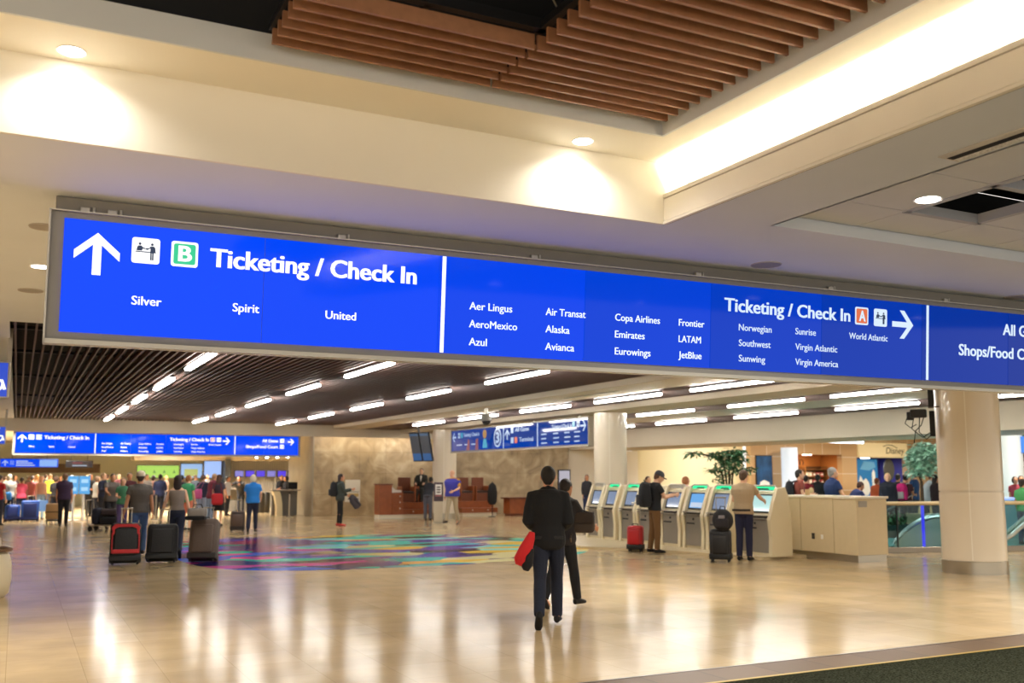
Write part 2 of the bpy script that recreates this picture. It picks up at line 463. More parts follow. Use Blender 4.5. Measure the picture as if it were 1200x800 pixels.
# wood slats hung in the tray: two panels, staggered joint
ZB = 4.345
mb = MB()
for k in range(6):
    y = 5.81 - k * 0.1295
    mb.box(1.268 + 0.004 * (k % 2), 2.752, y - 0.011, y + 0.011, ZB, ZB + 0.098)
struct('ceiling_slats_short', mb, SLATWOOD)
mb = MB()
for k in range(70):
    y = 5.81 - k * 0.1295
    mb.box(2.775, 4.23, y - 0.011, y + 0.011, ZB, ZB + 0.098)
struct('ceiling_slats_long', mb, SLATWOOD)
mb = MB()
mb.box(1.255, 1.28, 5.1, 5.86, ZB + 0.105, ZB + 0.15); mb.box(2.75, 2.80, -3, 5.86, ZB + 0.10, ZB + 0.15); mb.box(1.255, 2.8, 5.07, 5.13, ZB + 0.10, ZB + 0.17)
mb.box(4.16, 4.2, -3, 5.86, ZB + 0.10, ZB + 0.15); mb.box(2.0, 2.03, 5.1, 5.86, ZB + 0.1, ZB + 0.13); mb.box(3.45, 3.48, -3, 5.86, ZB + 0.1, ZB + 0.13)
struct('trim_7', mb, DARKMETAL)
mb = MB()
for (x, y) in ((1.27, 5.3), (2.78, 4.9), (2.78, 3.4)):
    mb.tube([(x, y, ZB + 0.15), (x - 0.12, y + 0.05, ZB + 0.42), (x - 0.12, y + 0.05, 5.6)], 0.006, 6)
struct('trim_8', mb, STEEL)

# ---- far slat ceiling (slats run away from the camera)
mb = MB()
for k in range(87):
    x = -0.13 + k * 0.1365
    mb.box(x - 0.014, x + 0.014, 14.72, YE, ZS + 0.005, ZS + 0.10)
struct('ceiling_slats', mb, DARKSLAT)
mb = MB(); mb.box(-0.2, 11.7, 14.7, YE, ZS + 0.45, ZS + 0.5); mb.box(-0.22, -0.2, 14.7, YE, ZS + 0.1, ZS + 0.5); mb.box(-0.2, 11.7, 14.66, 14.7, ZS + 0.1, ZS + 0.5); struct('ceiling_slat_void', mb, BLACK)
mb = MB()
for yy in (16.2, 19.3, 24.0, 30.0): mb.box(-0.2, 11.7, yy, yy + 0.05, ZS + 0.11, ZS + 0.16)
struct('trim_9', mb, DARKMETAL)

# ---- right-hand strip ceiling: pale margin, dark strip, column beam, dark strip, pale band, dark strip, header
mb = MB()
mb.box(11.7, 12.9, 14.7, 42, ZR, ZR + 0.05); mb.box(11.68, 11.72, 14.7, YE, ZR, ZS + 0.5)
mb.box(18.7, 20.55, 14.7, 42, ZR, ZR + 0.05)
mb.box(11.7, 24, 14.66, 14.70, ZR, ZS + 0.1)
struct('ceiling_bands', mb, BEIGE)
mb = MB()
for x0, x1 in ((12.9, 14.65), (16.0, 18.7), (20.55, 23.2)):
    n = int((x1 - x0) / 0.1365)
    for k in range(n):
        x = x0 + 0.07 + k * (x1 - x0 - 0.05) / n
        mb.box(x - 0.03, x + 0.03, 14.7, 42, ZR + 0.004, ZR + 0.09)
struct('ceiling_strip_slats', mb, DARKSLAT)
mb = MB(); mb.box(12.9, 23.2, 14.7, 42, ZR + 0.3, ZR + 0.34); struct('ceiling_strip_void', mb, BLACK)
mb = MB(); mb.box(14.65, 16.0, 14.7, 42, 3.514, ZR + 0.1); struct('beam', mb, BEIGE)
mb = MB(); mb.box(23.2, 26.5, 6.55, 42, 2.89, ZS + 0.1); struct('wall_header', mb, BEIGE)
mb = MB(); mb.box(26.5, 27.2, 6.55, 39.9, 2.97, 3.5); struct('trim_10', mb, BEIGE)
# the pale concourse ceiling beyond the header, over the shops
mb = MB(); mb.box(26.5, 62, 6.55, 46, 4.6, 4.7); struct('ceiling_concourse', mb, PAINT)

# ---- bulkhead closing the slat ceiling, lower ceiling of the check-in hall
mb = MB(); mb.box(-14, 16.9, YE, YE + 0.3, 3.31, ZS + 0.5); struct('wall_bulkhead', mb, BEIGE)
mb = MB(); mb.box(-14, 17, YE + 0.3, 64, 3.52, 3.6); struct('ceiling_hall', mb, PAINT)

# ---- columns
def column(x, y, r, top, seam):
    mb = MB()
    prof = [(r, 0.0), (r, seam - 0.009), (r - 0.02, seam - 0.009), (r - 0.02, seam + 0.009), (r, seam + 0.009), (r, top)]
    mb.lathe(prof, 48)
    o = mb.build('column', mat('column_enamel', 'd3c6b0', 0.3, coat=0.3), None, True); o.location = (x, y, 0); o['kind'] = 'structure'
    mb = MB(); mb.lathe([(r + 0.012, 0.0), (r + 0.012, 0.215), (r, 0.225)], 48)
    b = mb.build('column_base', STEEL, o, True)
    mb = MB(); mb.box(-r - 0.003, -r + 0.02, -0.008, 0.008, 0.24, top); streak = mb.build('column_highlight', mat('highlight_paint', 'e2dacb', 0.3), o); streak.rotation_euler = (0, 0, PI / 2 - az_of((x, y)) - 0.05)  # pale strip turned to the viewer, painting in a vertical highlight
    return o
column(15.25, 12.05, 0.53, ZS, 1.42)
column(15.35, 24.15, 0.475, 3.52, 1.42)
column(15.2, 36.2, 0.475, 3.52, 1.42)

# ---- back walls
mb = MB(); mb.box(11.2, 16.9, 40.9, 41.2, 0, 3.52); struct('wall_marble_left', mb, MARBLE)
mb = MB(); mb.box(16.9, 23.1, 40.0, 40.3, 0, 3.646); struct('wall_marble_right', mb, MARBLE)
mb = MB(); mb.box(11.14, 11.2, 40.9, 45, 0, 3.5); struct('wall_marble_return', mb, mat('grey_stone', '8f8672', 0.35, var=0.12, vscale=2))
mb = MB(); mb.box(23.1, 27.2, 40.3, 40.5, 0, 2.885); struct('wall_beige', mb, PAINT_W)
mb = MB(); mb.box(27.2, 34.0, 40.6, 40.8, 0, 4.6); mb.box(27.2, 27.35, 40.3, 40.8, 0, 4.6); struct('wall_cream', mb, mat('cream_wall', 'efe6c2', 0.6))
# shop facade of sand-coloured tile with two openings
mb = MB()
FY0, FY1 = 40.0, 40.35
for x0, x1, z0, z1 in ((34.0, 36.83, 0, 4.6), (36.83, 40.4, 2.83, 4.6), (40.4, 41.5, 0, 4.6), (41.5, 45.4, 2.69, 4.6), (45.4, 62, 0, 4.6)):
    mb.box(x0, x1, FY0, FY1, z0, z1)
struct('wall_shops', mb, SANDTILE)
# hall at the far left
mb = MB(); mb.box(-14, 20, 62, 62.2, 0, 3.52); struct('wall_hall', mb, mat('sage_wall', 'd6dac6', 0.6))
mb = MB(); mb.box(16.9, 17.1, 41.2, 62, 0, 3.52); struct('wall_hall_right', mb, mat('sage_wall', 'd6dac6', 0.6))
mb = MB(); mb.box(-14, -13.8, -6, 62, 0, 3.8); struct('wall_left', mb, PAINT)
# ================================================================== LIGHTS OF THE PLACE
TUBE = emat('tube_glow', WARM2, TUBE_E, (0.8, 0.8, 0.8))
GLOW = emat('downlight_glow', WARM, 14.0, (0.8, 0.8, 0.8))
GLOWDIM = emat('downlight_glow_dim', WARM, 7.0, (0.8, 0.8, 0.8))
ORD = ['first', 'second', 'third', 'fourth', 'fifth', 'sixth', 'seventh']
def tube_light(x, y, z, ln, label, group):
    t = thing('tube_light', label, 'ceiling light', (x, y, z), 0, group)
    MB().box(-0.055, 0.055, -ln / 2, ln / 2, 0.0, 0.055, 0.012).build('diffuser', TUBE, t)
    MB().box(-0.035, 0.035, -ln / 2 - 0.02, ln / 2 + 0.02, 0.056, 0.10).build('housing', DARKMETAL, t)
    return t
row_names = ['leftmost row', 'middle row', 'right row']
for r, x in enumerate((2.78, 5.88, 9.03)):
    for k in range(5):
        tube_light(x, 17.8 + 4.82 * k, ZS - 0.098, 2.72, f'white tube light in the slat ceiling, {ORD[k]} from the near end of the {row_names[r]}', 'tube lights in the slat ceiling')
strips = ((13.25, (16.05, 20.1, 24.3, 28.8, 33.1), 'strip left of the column beam'), (17.3, (15.95, 19.75, 24.2, 28.5, 32.7, 37.0), 'strip right of the column beam'), (20.85, (15.3, 19.35, 23.8, 28.2, 32.6, 37.0), 'dark strip beside the beige header'))  # farthest tubes right of the beam are hidden, added to brighten the marble wall
for x, ys, where in strips:
    for k, y in enumerate(ys):
        tube_light(x, y, ZR - 0.099, 2.85, f'tube light, {ORD[k]} from the near end of the {where}', 'tube lights in the dark strips')

def downlight(x, y, z, r, label, glow, watts=0.0, spot=None, group=None):
    t = thing('downlight', label, 'ceiling light', (x, y, z), 0, group)
    MB().lathe([(r * 0.86, -0.001), (r * 1.12, -0.006), (r * 1.12, 0.0)], 32).build('trim_ring', WHITE, t, True)
    MB().cyl((0, 0, -0.008), r * 0.9, 0.006, 32).build('lens', glow, t)
    if watts:
        ld = bpy.data.lights.new('lamp', 'SPOT' if spot else 'AREA'); ld.energy = watts; ld.color = WARM
        if spot: ld.spot_size = spot; ld.spot_blend = 0.7; ld.shadow_soft_size = 0.05
        else: ld.shape = 'DISK'; ld.size = r * 2; ld.spread = R(150)
        lo = bpy.data.objects.new('lamp', ld); COL.objects.link(lo); lo.parent = t; lo.location = (0, 0, -0.015)
    return t
downlight(0.165, 6.335, ZT, 0.078, 'bright round downlight above the left end of the pale beam', GLOW, SPOT_W, R(150))
downlight(3.80, 6.325, ZT, 0.078, 'bright round downlight above the right end of the pale beam', GLOW, SPOT_W, R(150))
downlight(6.32, 5.245, ZS + 0.10, 0.10, 'lit round downlight in the ceiling tile beside the open black gap', GLOWDIM, DOWN_W)
downlight(0.10, 10.65, ZS, 0.09, 'lit round downlight in the soffit behind the left end of the big blue sign', GLOWDIM, DOWN_W)
downlight(0.32, 41.0, 3.52, 0.10, 'small round downlight above the far blue sign, at its left end', GLOWDIM, DOWN_W)
downlight(3.6, 41.0, 3.52, 0.10, 'small round downlight above the far blue sign, near its first white bar', GLOWDIM, DOWN_W)
# unseen downlights added over the near soffit and concourse as fill light
for i, (x, y) in enumerate(((-5.0, 10.65), (9.0, 12.3), (20.5, 11.0), (-5.0, 8.0), (12.8, 7.0), (19.5, 7.0))):
    downlight(x, y, ZS, 0.10, 'added unseen round downlight in the pale soffit', GLOWDIM, DOWN_W * 1.2, None, 'added downlights in the soffit')
for i, (x, y) in enumerate(((10.0, 3.0), (10.0, -0.5), (14.5, 2.0), (-3.0, 2.5), (-3.0, -1.5), (6.32, 1.2))):
    downlight(x, y, ZS + (0.10 if x > 5 else -0.4), 0.10, 'added unseen round downlight over the near concourse', GLOWDIM, DOWN_W * 2.2, None, 'added downlights over the near concourse')
for i, (x, y) in enumerate(((2.0, 46.0), (7.0, 46.0), (2.0, 52.0), (7.0, 52.0), (12.5, 50.0), (-4.0, 48.0))):
    downlight(x, y, 3.52, 0.12, 'recessed round downlight in the check-in hall ceiling', GLOWDIM, DOWN_W * 5.5, None, 'downlights in the check-in hall')
for i, (x, y) in enumerate(((31.0, 38.0), (37.0, 36.5), (43.0, 36.5), (31.0, 31.0), (38.0, 28.0), (46.0, 30.0), (33.0, 22.0), (40.0, 20.0), (28.5, 25.0), (28.0, 19.5))):
    downlight(x, y, 4.6, 0.16, 'unseen round downlight in the concourse ceiling by the shops', GLOWDIM, DOWN_W * 1.5, None, 'unseen downlights by the shops')  # hidden above the header; last two added to brighten the escalator well

def speaker_grille(x, y, z, r, label):
    t = thing('speaker_grille', label, 'speaker', (x, y, z))
    MB().lathe([(r * 0.93, -0.002), (r * 1.0, -0.010), (r * 1.04, 0.0)], 36).build('rim', mat('grille_rim', 'b6b0ac', 0.5), t, True)
    m, nt, b = principled_nodes('grille_mesh') if 'grille_mesh' not in _m else (_m['grille_mesh'], None, None)
    if nt:
        _m['grille_mesh'] = m; b.inputs['Roughness'].default_value = 0.6
        tc = nt.nodes.new('ShaderNodeTexCoord'); v = nt.nodes.new('ShaderNodeTexVoronoi'); v.inputs['Scale'].default_value = 90; v.inputs['Randomness'].default_value = 0
        rp = nt.nodes.new('ShaderNodeValToRGB'); rp.color_ramp.elements[0].position = 0.25; rp.color_ramp.elements[1].position = 0.4
        rp.color_ramp.elements[0].color = (*lin('6a6662'), 1); rp.color_ramp.elements[1].color = (*lin('a09a96'), 1)
        nt.links.new(tc.outputs['Object'], v.inputs['Vector']); nt.links.new(v.outputs['Distance'], rp.inputs['Fac']); nt.links.new(rp.outputs['Color'], b.inputs['Base Color'])
    MB().cyl((0, 0, -0.006), r * 0.95, 0.005, 36).build('grille', m, t)
speaker_grille(6.50, 7.335, ZS, 0.145, 'round grey speaker grille in the soffit above the right half of the big sign')
speaker_grille(10.32, 7.39, ZS, 0.145, 'round grey speaker grille in the soffit at the right edge of the photo')
speaker_grille(0.10, 8.9, ZS, 0.12, 'round grey speaker grille just behind the top left corner of the big sign')
speaker_grille(0.03, 12.1, ZS, 0.13, 'round grey speaker grille in the soffit beyond the lit downlight on the left')

# cove strip behind the parapet, marble wall washer strip
ct = thing('cove_light', 'bright warm strip light hidden in the cove behind the pale parapet', 'cove light', (4.80, 0.3, ZS + 0.085))
MB().box(-0.03, 0.03, -5.6, 6.1, 0.0, 0.03).build('strip', emat('cove_glow', WARM, COVE_E), ct)
wt = thing('wall_washer', 'warm strip light washing down the top of the left marble wall', 'cove light', (13.9, 40.25, 3.44))
MB().box(-2.65, 2.75, -0.05, 0.05, 0.0, 0.03).build('strip', emat('washer_glow', WARM, 13.0), wt)
wt2 = thing('wall_washer', 'warm strip light at the top of the cream wall behind the kiosks', 'cove light', (30.7, 40.2, 4.3))
MB().box(-3.2, 3.2, -0.05, 0.05, 0.0, 0.03).build('strip', emat('washer_glow_soft', WARM, 7.0), wt2)

# slot diffusers
def slot(x, y, z, ln, w, label):
    t = thing('air_diffuser', label, 'air vent', (x, y, z))
    MB().box(-w / 2, w / 2, -ln / 2, ln / 2, -0.008, 0.0, 0.003).build('frame', mat('diffuser_frame', 'd6d0c6', 0.5), t)
    MB().box(-w * 0.18, w * 0.12, -ln / 2 + 0.06, ln / 2 - 0.02, -0.0105, -0.0085).build('slot', BLACK, t)
    if w > .15: MB().box(w * 0.14, w * 0.42, -ln / 2 + 0.06, ln / 2 - 0.02, -0.0105, -0.0085).build('perforated_plate', mat('perforated', 'e6e4de', 0.7, var=.3, vscale=70), t)
slot(5.36, 3.4, ZS, 1.75, 0.20, 'long linear air diffuser with a black slot in the soffit at the upper right')
slot(12.3, 20.2, ZR, 2.6, 0.10, 'nearer of two thin slot diffusers in the pale band beside the slat ceiling')
slot(12.3, 25.6, ZR, 2.6, 0.10, 'farther of two thin slot diffusers in the pale band beside the slat ceiling')

# ================================================================== SIGNS
BLUES = [emat('screen_blue_%d' % i, c, s, (0.0, 0.005, 0.03), 0.06, 0.13) for i, (c, s) in enumerate((('0046fa', 0.68), ('0044f4', 0.68), ('0042ea', 0.67), ('0040d8', 0.64), ('003cc6', 0.62), ('0038b4', 0.6), ('0034a6', 0.58), ('0032a0', 0.56), ('0032a0', 0.56)))]  # emission steps down rightwards, painting in viewing-angle falloff; lettering likewise
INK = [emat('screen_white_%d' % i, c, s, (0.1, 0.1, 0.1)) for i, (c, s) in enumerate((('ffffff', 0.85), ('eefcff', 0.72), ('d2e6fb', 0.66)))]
GREEN = emat('screen_green', '10b07c', 0.9); ORANGE = emat('screen_orange', 'c05a34', 0.9); NAVY = emat('screen_navy', '0c2c50', 0.6)
def pane(x0, x1, z0, z1, y0, y1, rad):
    p = []
    for cx_, cz_, a0 in ((x1 - rad, z1 - rad, 0), (x0 + rad, z1 - rad, 90), (x0 + rad, z0 + rad, 180), (x1 - rad, z0 + rad, 270)):
        for k in range(5): p.append((cx_ + rad * math.cos(R(a0 + 22.5 * k)), cz_ + rad * math.sin(R(a0 + 22.5 * k))))
    return p
def square(parent, x0, x1, z0, z1, m, name='pictogram', y=-0.010):
    mb = MB(); mb.prism(pane(x0, x1, z0, z1, 0, 0, (x1 - x0) * 0.1), 'y', y, y + 0.006); return mb.build(name, m, parent)
def badge(parent, ch, x0, x1, z0, z1, col, ink):
    s = square(parent, x0, x1, z0, z1, ink, 'letter_badge')
    d = (x1 - x0) * 0.09
    square(s, x0 + d, x1 - d, z0 + d, z1 - d, col, 'badge_field', -0.0125)
    w = x1 - x0
    lettering('letter', ch, x0 + w * 0.26, x1 - w * 0.25, z0 + w * 0.22, w * 0.58, ink, s, -0.016, 0.02)
def counter_picto(parent, x0, x1, z0, z1, ink):
    s = square(parent, x0, x1, z0, z1, ink)
    w = x1 - x0; h = z1 - z0; mb = MB()
    def P(u, v): return (x0 + u * w, z0 + v * h)
    def dot(u, v, r):
        mb.prism([(P(u, v)[0] + r * w * math.cos(2 * PI * k / 14), P(u, v)[1] + r * w * math.sin(2 * PI * k / 14)) for k in range(14)], 'y', -0.014, -0.0105)
    def poly(*q): mb.prism([P(*c) for c in q], 'y', -0.014, -0.0105)
    dot(0.28, 0.76, 0.05); dot(0.72, 0.76, 0.05)
    poly((0.16, 0.49), (0.19, 0.64), (0.24, 0.69), (0.33, 0.69), (0.39, 0.63), (0.47, 0.60), (0.47, 0.56), (0.38, 0.57), (0.36, 0.49))
    poly((0.13, 0.43), (0.13, 0.47), (0.86, 0.47), (0.86, 0.43))
    poly((0.66, 0.42), (0.66, 0.62), (0.55, 0.58), (0.48, 0.60), (0.48, 0.56), (0.55, 0.53), (0.67, 0.69), (0.78, 0.69), (0.84, 0.62), (0.85, 0.46), (0.79, 0.42))
    poly((0.66, 0.14), (0.66, 0.43), (0.715, 0.43), (0.715, 0.14)); poly((0.73, 0.14), (0.73, 0.43), (0.785, 0.43), (0.785, 0.14))
    mb.build('counter_figures', NAVY, s)
def arrow(parent, cx_, cz_, size, ang, ink):
    s = size / 2; w = size * 0.19; mb = MB(); M = Matrix.Translation((cx_, 0, cz_)) @ Matrix.Rotation(ang, 4, 'Y')
    pts = [(0, s), (s, 0.12 * s), (s, -0.28 * s), (0.19 * s, 0.43 * s), (0.19 * s, -s), (-0.19 * s, -s), (-0.19 * s, 0.43 * s), (-s, -0.28 * s), (-s, 0.12 * s)]
    mb.prism(pts, 'y', -0.016, -0.010, M); return mb.build('arrow_icon', ink, parent)
def housing(t, L, h, lo=0.09, hi=0.058, side=0.10, depth=0.26):
    mb = MB()
    x0, x1, z0, z1 = -side, L + side, -lo, h + hi
    mb.box(x0, x1, 0.03, depth, z0, z1)
    for q in ((x0, x0 + 0.014, z0, z1), (x1 - 0.014, x1, z0, z1), (x0, x1, z0, z0 + 0.034), (x0, x1, z1 - 0.010, z1)):
        mb.box(q[0], q[1], -0.035, 0.032, q[2], q[3])
    mb.build('housing', SILVER, t)
    mb = MB(); mb.box(x0 + 0.014, x1 - 0.014, 0.012, 0.031, z0 + 0.03, z1 - 0.008); mb.build('bezel', mat('sign_bezel', '8f8b82', 0.45, 0.3), t)
def hangers(t, xs, z, top):
    for x in xs:
        mb = MB(); mb.box(x - 0.035, x + 0.035, 0.03, 0.068, z, z + 0.045, 0.008); mb.cyl((x + 0.06, 0.05, z), 0.010, 0.05, 8); mb.build('hanger', SILVER, t)

TEXTS = (('Silver', .490, .702, .234, 'a'), ('Spirit', 1.234, 1.438, .234, 'a'), ('United', 1.975, 2.230, .228, 'a'),
  ('Aer Lingus', 3.245, 3.657, .395, 'a'), ('AeroMexico', 3.247, 3.710, .238, 'a'), ('Azul', 3.250, 3.420, .081, 'a'),
  ('Air Transat', 3.994, 4.406, .397, 'a'), ('Alaska', 3.996, 4.242, .240, 'a'), ('Avianca', 3.998, 4.295, .081, 'a'),
  ('Copa Airlines', 4.725, 5.223, .396, 'a'), ('Emirates', 4.727, 5.054, .237, 'a'), ('Eurowings', 4.730, 5.124, .078, 'a'),
  ('Frontier', 5.442, 5.741, .394, 'a'), ('LATAM', 5.444, 5.704, .235, 'a'), ('JetBlue', 5.446, 5.715, .081, 'a'),
  ('Norwegian', 6.162, 6.573, .394, 'a'), ('Southwest', 6.165, 6.564, .238, 'a'), ('Sunwing', 6.168, 6.497, .084, 'a'),
  ('Sunrise', 6.884, 7.156, .399, 'a'), ('Virgin Atlantic', 6.886, 7.449, .240, 'a'), ('Virgin America', 6.888, 7.464, .084, 'a'),
  ('World Atlantic', 7.613, 8.162, .397, 'a'))
def concourse_sign(label, loc, rz, tilt, sc, even=False, top=0.06):
    t = thing('overhead_sign', label, 'sign', loc, 0, 'blue concourse signs')
    t.rotation_euler = (tilt, 0, rz); t.scale = (sc, sc, sc)
    H_ = 0.84; L = 11.62
    housing(t, L, H_)
    seams = [0.0, 1.468, 2.957, 4.400, 5.820, 7.236, 8.676, 10.06, L]
    for i in range(8):
        mb = MB(); mb.box(seams[i] + 0.0035, seams[i + 1] - 0.0035, -0.008, 0.012, 0.0, H_)
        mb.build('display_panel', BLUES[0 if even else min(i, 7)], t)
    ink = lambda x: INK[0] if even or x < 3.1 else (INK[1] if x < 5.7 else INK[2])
    for x in (3.0, 8.762): 
        mb = MB(); mb.box(x - 0.016, x + 0.016, -0.013, -0.008, 0.004, H_ - 0.004); mb.build('white_bar', ink(x - 1.5), t)
    arrow(t, 0.235, 0.592, 0.315, 0, ink(0))
    counter_picto(t, 0.475, 0.675, 0.552, 0.746, ink(0))
    badge(t, 'B', 0.758, 0.956, 0.552, 0.746, GREEN, ink(0))
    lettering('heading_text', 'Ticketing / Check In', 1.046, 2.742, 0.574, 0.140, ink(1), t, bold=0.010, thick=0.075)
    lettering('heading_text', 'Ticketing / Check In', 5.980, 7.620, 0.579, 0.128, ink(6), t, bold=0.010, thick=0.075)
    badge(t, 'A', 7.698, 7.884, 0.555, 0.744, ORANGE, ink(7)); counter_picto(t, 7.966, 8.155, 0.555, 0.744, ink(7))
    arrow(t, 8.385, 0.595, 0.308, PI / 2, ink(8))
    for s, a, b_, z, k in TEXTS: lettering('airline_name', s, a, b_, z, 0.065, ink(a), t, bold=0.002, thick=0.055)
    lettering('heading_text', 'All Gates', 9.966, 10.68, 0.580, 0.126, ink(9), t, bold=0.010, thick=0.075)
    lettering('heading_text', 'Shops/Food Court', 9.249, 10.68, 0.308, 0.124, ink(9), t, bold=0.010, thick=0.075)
    arrow(t, 11.28, 0.60, 0.28, PI / 2, ink(9)); counter_picto(t, 10.78, 10.96, 0.56, 0.74, ink(9)); counter_picto(t, 10.78, 10.96, 0.29, 0.47, ink(9))
    MB().box(-0.06, L + 0.06, 0.07, 0.23, H_ + 0.058, H_ + 0.055 + top - 0.002).build('gap_shade_block', mat('gap_shade_grey', '8c877e', 0.6), t)  # added grey block that darkens the gap over the sign as shade would
    hangers(t, (0.14, 0.33, 2.1, 3.89, 5.7, 7.4, 9.10, 10.9), H_ + 0.058, H_ + 0.058 + top)
    return t
concourse_sign('long blue overhead sign with white ticketing directions hung across the near soffit', (0.2138, 7.83, 2.7505), R(-1.6), R(4.0), 1.0, top=0.115)
concourse_sign('far blue overhead sign with white ticketing directions above the waiting crowd', (-0.12, 41.6, 2.56), 0, 0, 0.93, True, 0.12)

# side-facing sign between the two far columns
p0 = Vector((15.0, 35.0, 2.63)); L3 = 10.2
t = thing('overhead_sign', 'blue overhead sign with an orange-headed figure advert, hung between two round columns', 'sign', p0, R(-90), 'blue concourse signs')
housing(t, L3, 0.77, 0.07, 0.04, 0.05)
for i in range(6):
    MB().box(L3 * i / 6 + 0.003, L3 * (i + 1) / 6 - 0.003, -0.008, 0.012, 0, 0.77).build('display_panel', emat('screen_deep', '0a3488', 0.62, (0, 0.01, 0.04), 0.05, 0.4), t)
DIM = emat('screen_dim', 'bcd2f0', 0.55); TEAL = emat('screen_teal', '3a9ab4', 0.7); SKINS = emat('screen_tan', 'a87c40', 0.6); RUST = emat('screen_rust', '8a4a50', 0.6)
for x in (4.55, 7.05): MB().box(x - 0.03, x + 0.03, -0.013, -0.008, 0.0, 0.77).build('white_bar', DIM, t)
arrow(t, 0.28, 0.52, 0.34, -PI / 2, DIM); counter_picto(t, 0.62, 0.82, 0.48, 0.68, DIM); square(t, 0.9, 1.06, 0.48, 0.68, TEAL, 'letter_badge')
lettering('heading_text', 'Ticketing / Check In', 1.14, 2.55, 0.52, 0.13, DIM, t)
for a, b_ in ((0.5, 1.0), (1.25, 1.6), (1.85, 2.2)): MB().box(a, b_, -0.012, -0.008, 0.2, 0.24).build('airline_name', DIM, t)
MB().prism([(1.40, 0.0), (1.56, 0.42), (1.66, 0.42), (1.72, 0.0)], 'y', -0.013, -0.008).build('advert_bar', RUST, t)
MB().prism([(2.20, 0.0), (2.26, 0.40), (2.44, 0.42), (2.46, 0.0)], 'y', -0.013, -0.008).build('advert_bar', RUST, t)
mb = MB(); mb.prism([(3.02 + 0.17 * math.cos(2 * PI * k / 20), 0.56 + 0.16 * math.sin(2 * PI * k / 20)) for k in range(20)], 'y', -0.013, -0.008); mb.build('advert_head', SKINS, t)
MB().prism([(2.84, 0.06), (2.92, 0.38), (3.14, 0.38), (3.24, 0.06)], 'y', -0.014, -0.008).build('advert_body', TEAL, t)
mb = MB(); mb.prism([(4.08 + 0.30 * math.cos(2 * PI * k / 28), 0.39 + 0.34 * math.sin(2 * PI * k / 28)) for k in range(28)], 'y', -0.011, -0.008); o3 = mb.build('number_disc', DIM, t)
mb = MB(); mb.prism([(4.08 + 0.23 * math.cos(2 * PI * k / 28), 0.39 + 0.27 * math.sin(2 * PI * k / 28)) for k in range(28)], 'y', -0.013, -0.0112); mb.build('disc_field', emat('screen_deep2', '0a2c70', 0.7), o3)
lettering('number', '3', 3.94, 4.22, 0.22, 0.35, DIM, o3, -0.016, 0.03)
arrow(t, 4.85, 0.47, 0.36, 0, DIM); square(t, 5.12, 5.32, 0.50, 0.70, DIM); square(t, 5.12, 5.32, 0.16, 0.36, DIM); square(t, 5.40, 5.60, 0.16, 0.36, ORANGE, 'letter_badge')
lettering('heading_text', 'All Gates', 5.45, 6.45, 0.54, 0.14, DIM, t); lettering('heading_text', 'Terminal', 5.75, 6.75, 0.20, 0.14, DIM, t)
lettering('heading_text', 'Ticketing / Check In', 8.0, 9.25, 0.52, 0.13, DIM, t); square(t, 9.28, 9.44, 0.52, 0.70, TEAL, 'letter_badge'); counter_picto(t, 9.54, 9.72, 0.52, 0.70, DIM)
arrow(t, 9.94, 0.55, 0.32, PI / 2, DIM)
for cx_ in (7.3, 8.1, 8.8, 9.4):
    for z in (0.36, 0.22, 0.08): MB().box(cx_, cx_ + 0.3 + 0.12 * random.random(), -0.012, -0.008, z, z + 0.04).build('airline_name', DIM, t)
hangers(t, (0.5, 3.5, 6.7, 9.6), 0.81, 0.92)

def small_sign(name, label, p, rz, L, h, m, group=None, top=None):
    t = thing(name, label, 'sign', p, rz, group)
    MB().box(0, L, 0, 0.10, 0, h, 0.01).build('housing', DARKMETAL, t)
    MB().box(0.02, L - 0.02, -0.01, 0.0, 0.02, h - 0.02).build('display_panel', m, t)
    if top:
        for x in (L * 0.2, L * 0.8): MB().cyl((x, 0.05, h), 0.012, top, 8).build('hanger', DARKMETAL, t)
    return t
t = small_sign('hanging_sign', 'small blue and white hanging sign at the far left, below the far blue sign', (-0.75, 52, 2.08), 0, 2.5, 0.42, BLUES[2], None, 1.02)
arrow(t, 0.22, 0.21, 0.26, 0, DIM); square(t, 0.42, 0.6, 0.12, 0.32, DIM)
for z, w in ((0.27, 0.5), (0.18, 0.7), (0.08, 0.8)): MB().box(0.68, 0.68 + w, -0.016, -0.011, z, z + 0.05).build('sign_line', DIM, t)
MB().box(1.68, 2.44, -0.014, -0.0105, 0.05, 0.37).build('pale_panel', emat('screen_pale', '6a9ad8', 0.8), t)
t = small_sign('hanging_sign', 'small black hanging sign with faint red lettering below the far blue sign', (2.06, 52, 2.08), 0, 1.22, 0.34, emat('screen_black', '14122a', 0.5), None, 1.1)
MB().box(0.3, 0.75, -0.016, -0.011, 0.20, 0.25).build('sign_line', emat('screen_red', '8a3444', 0.6), t); MB().box(0.3, 0.95, -0.016, -0.011, 0.08, 0.12).build('sign_line', DIM, t)
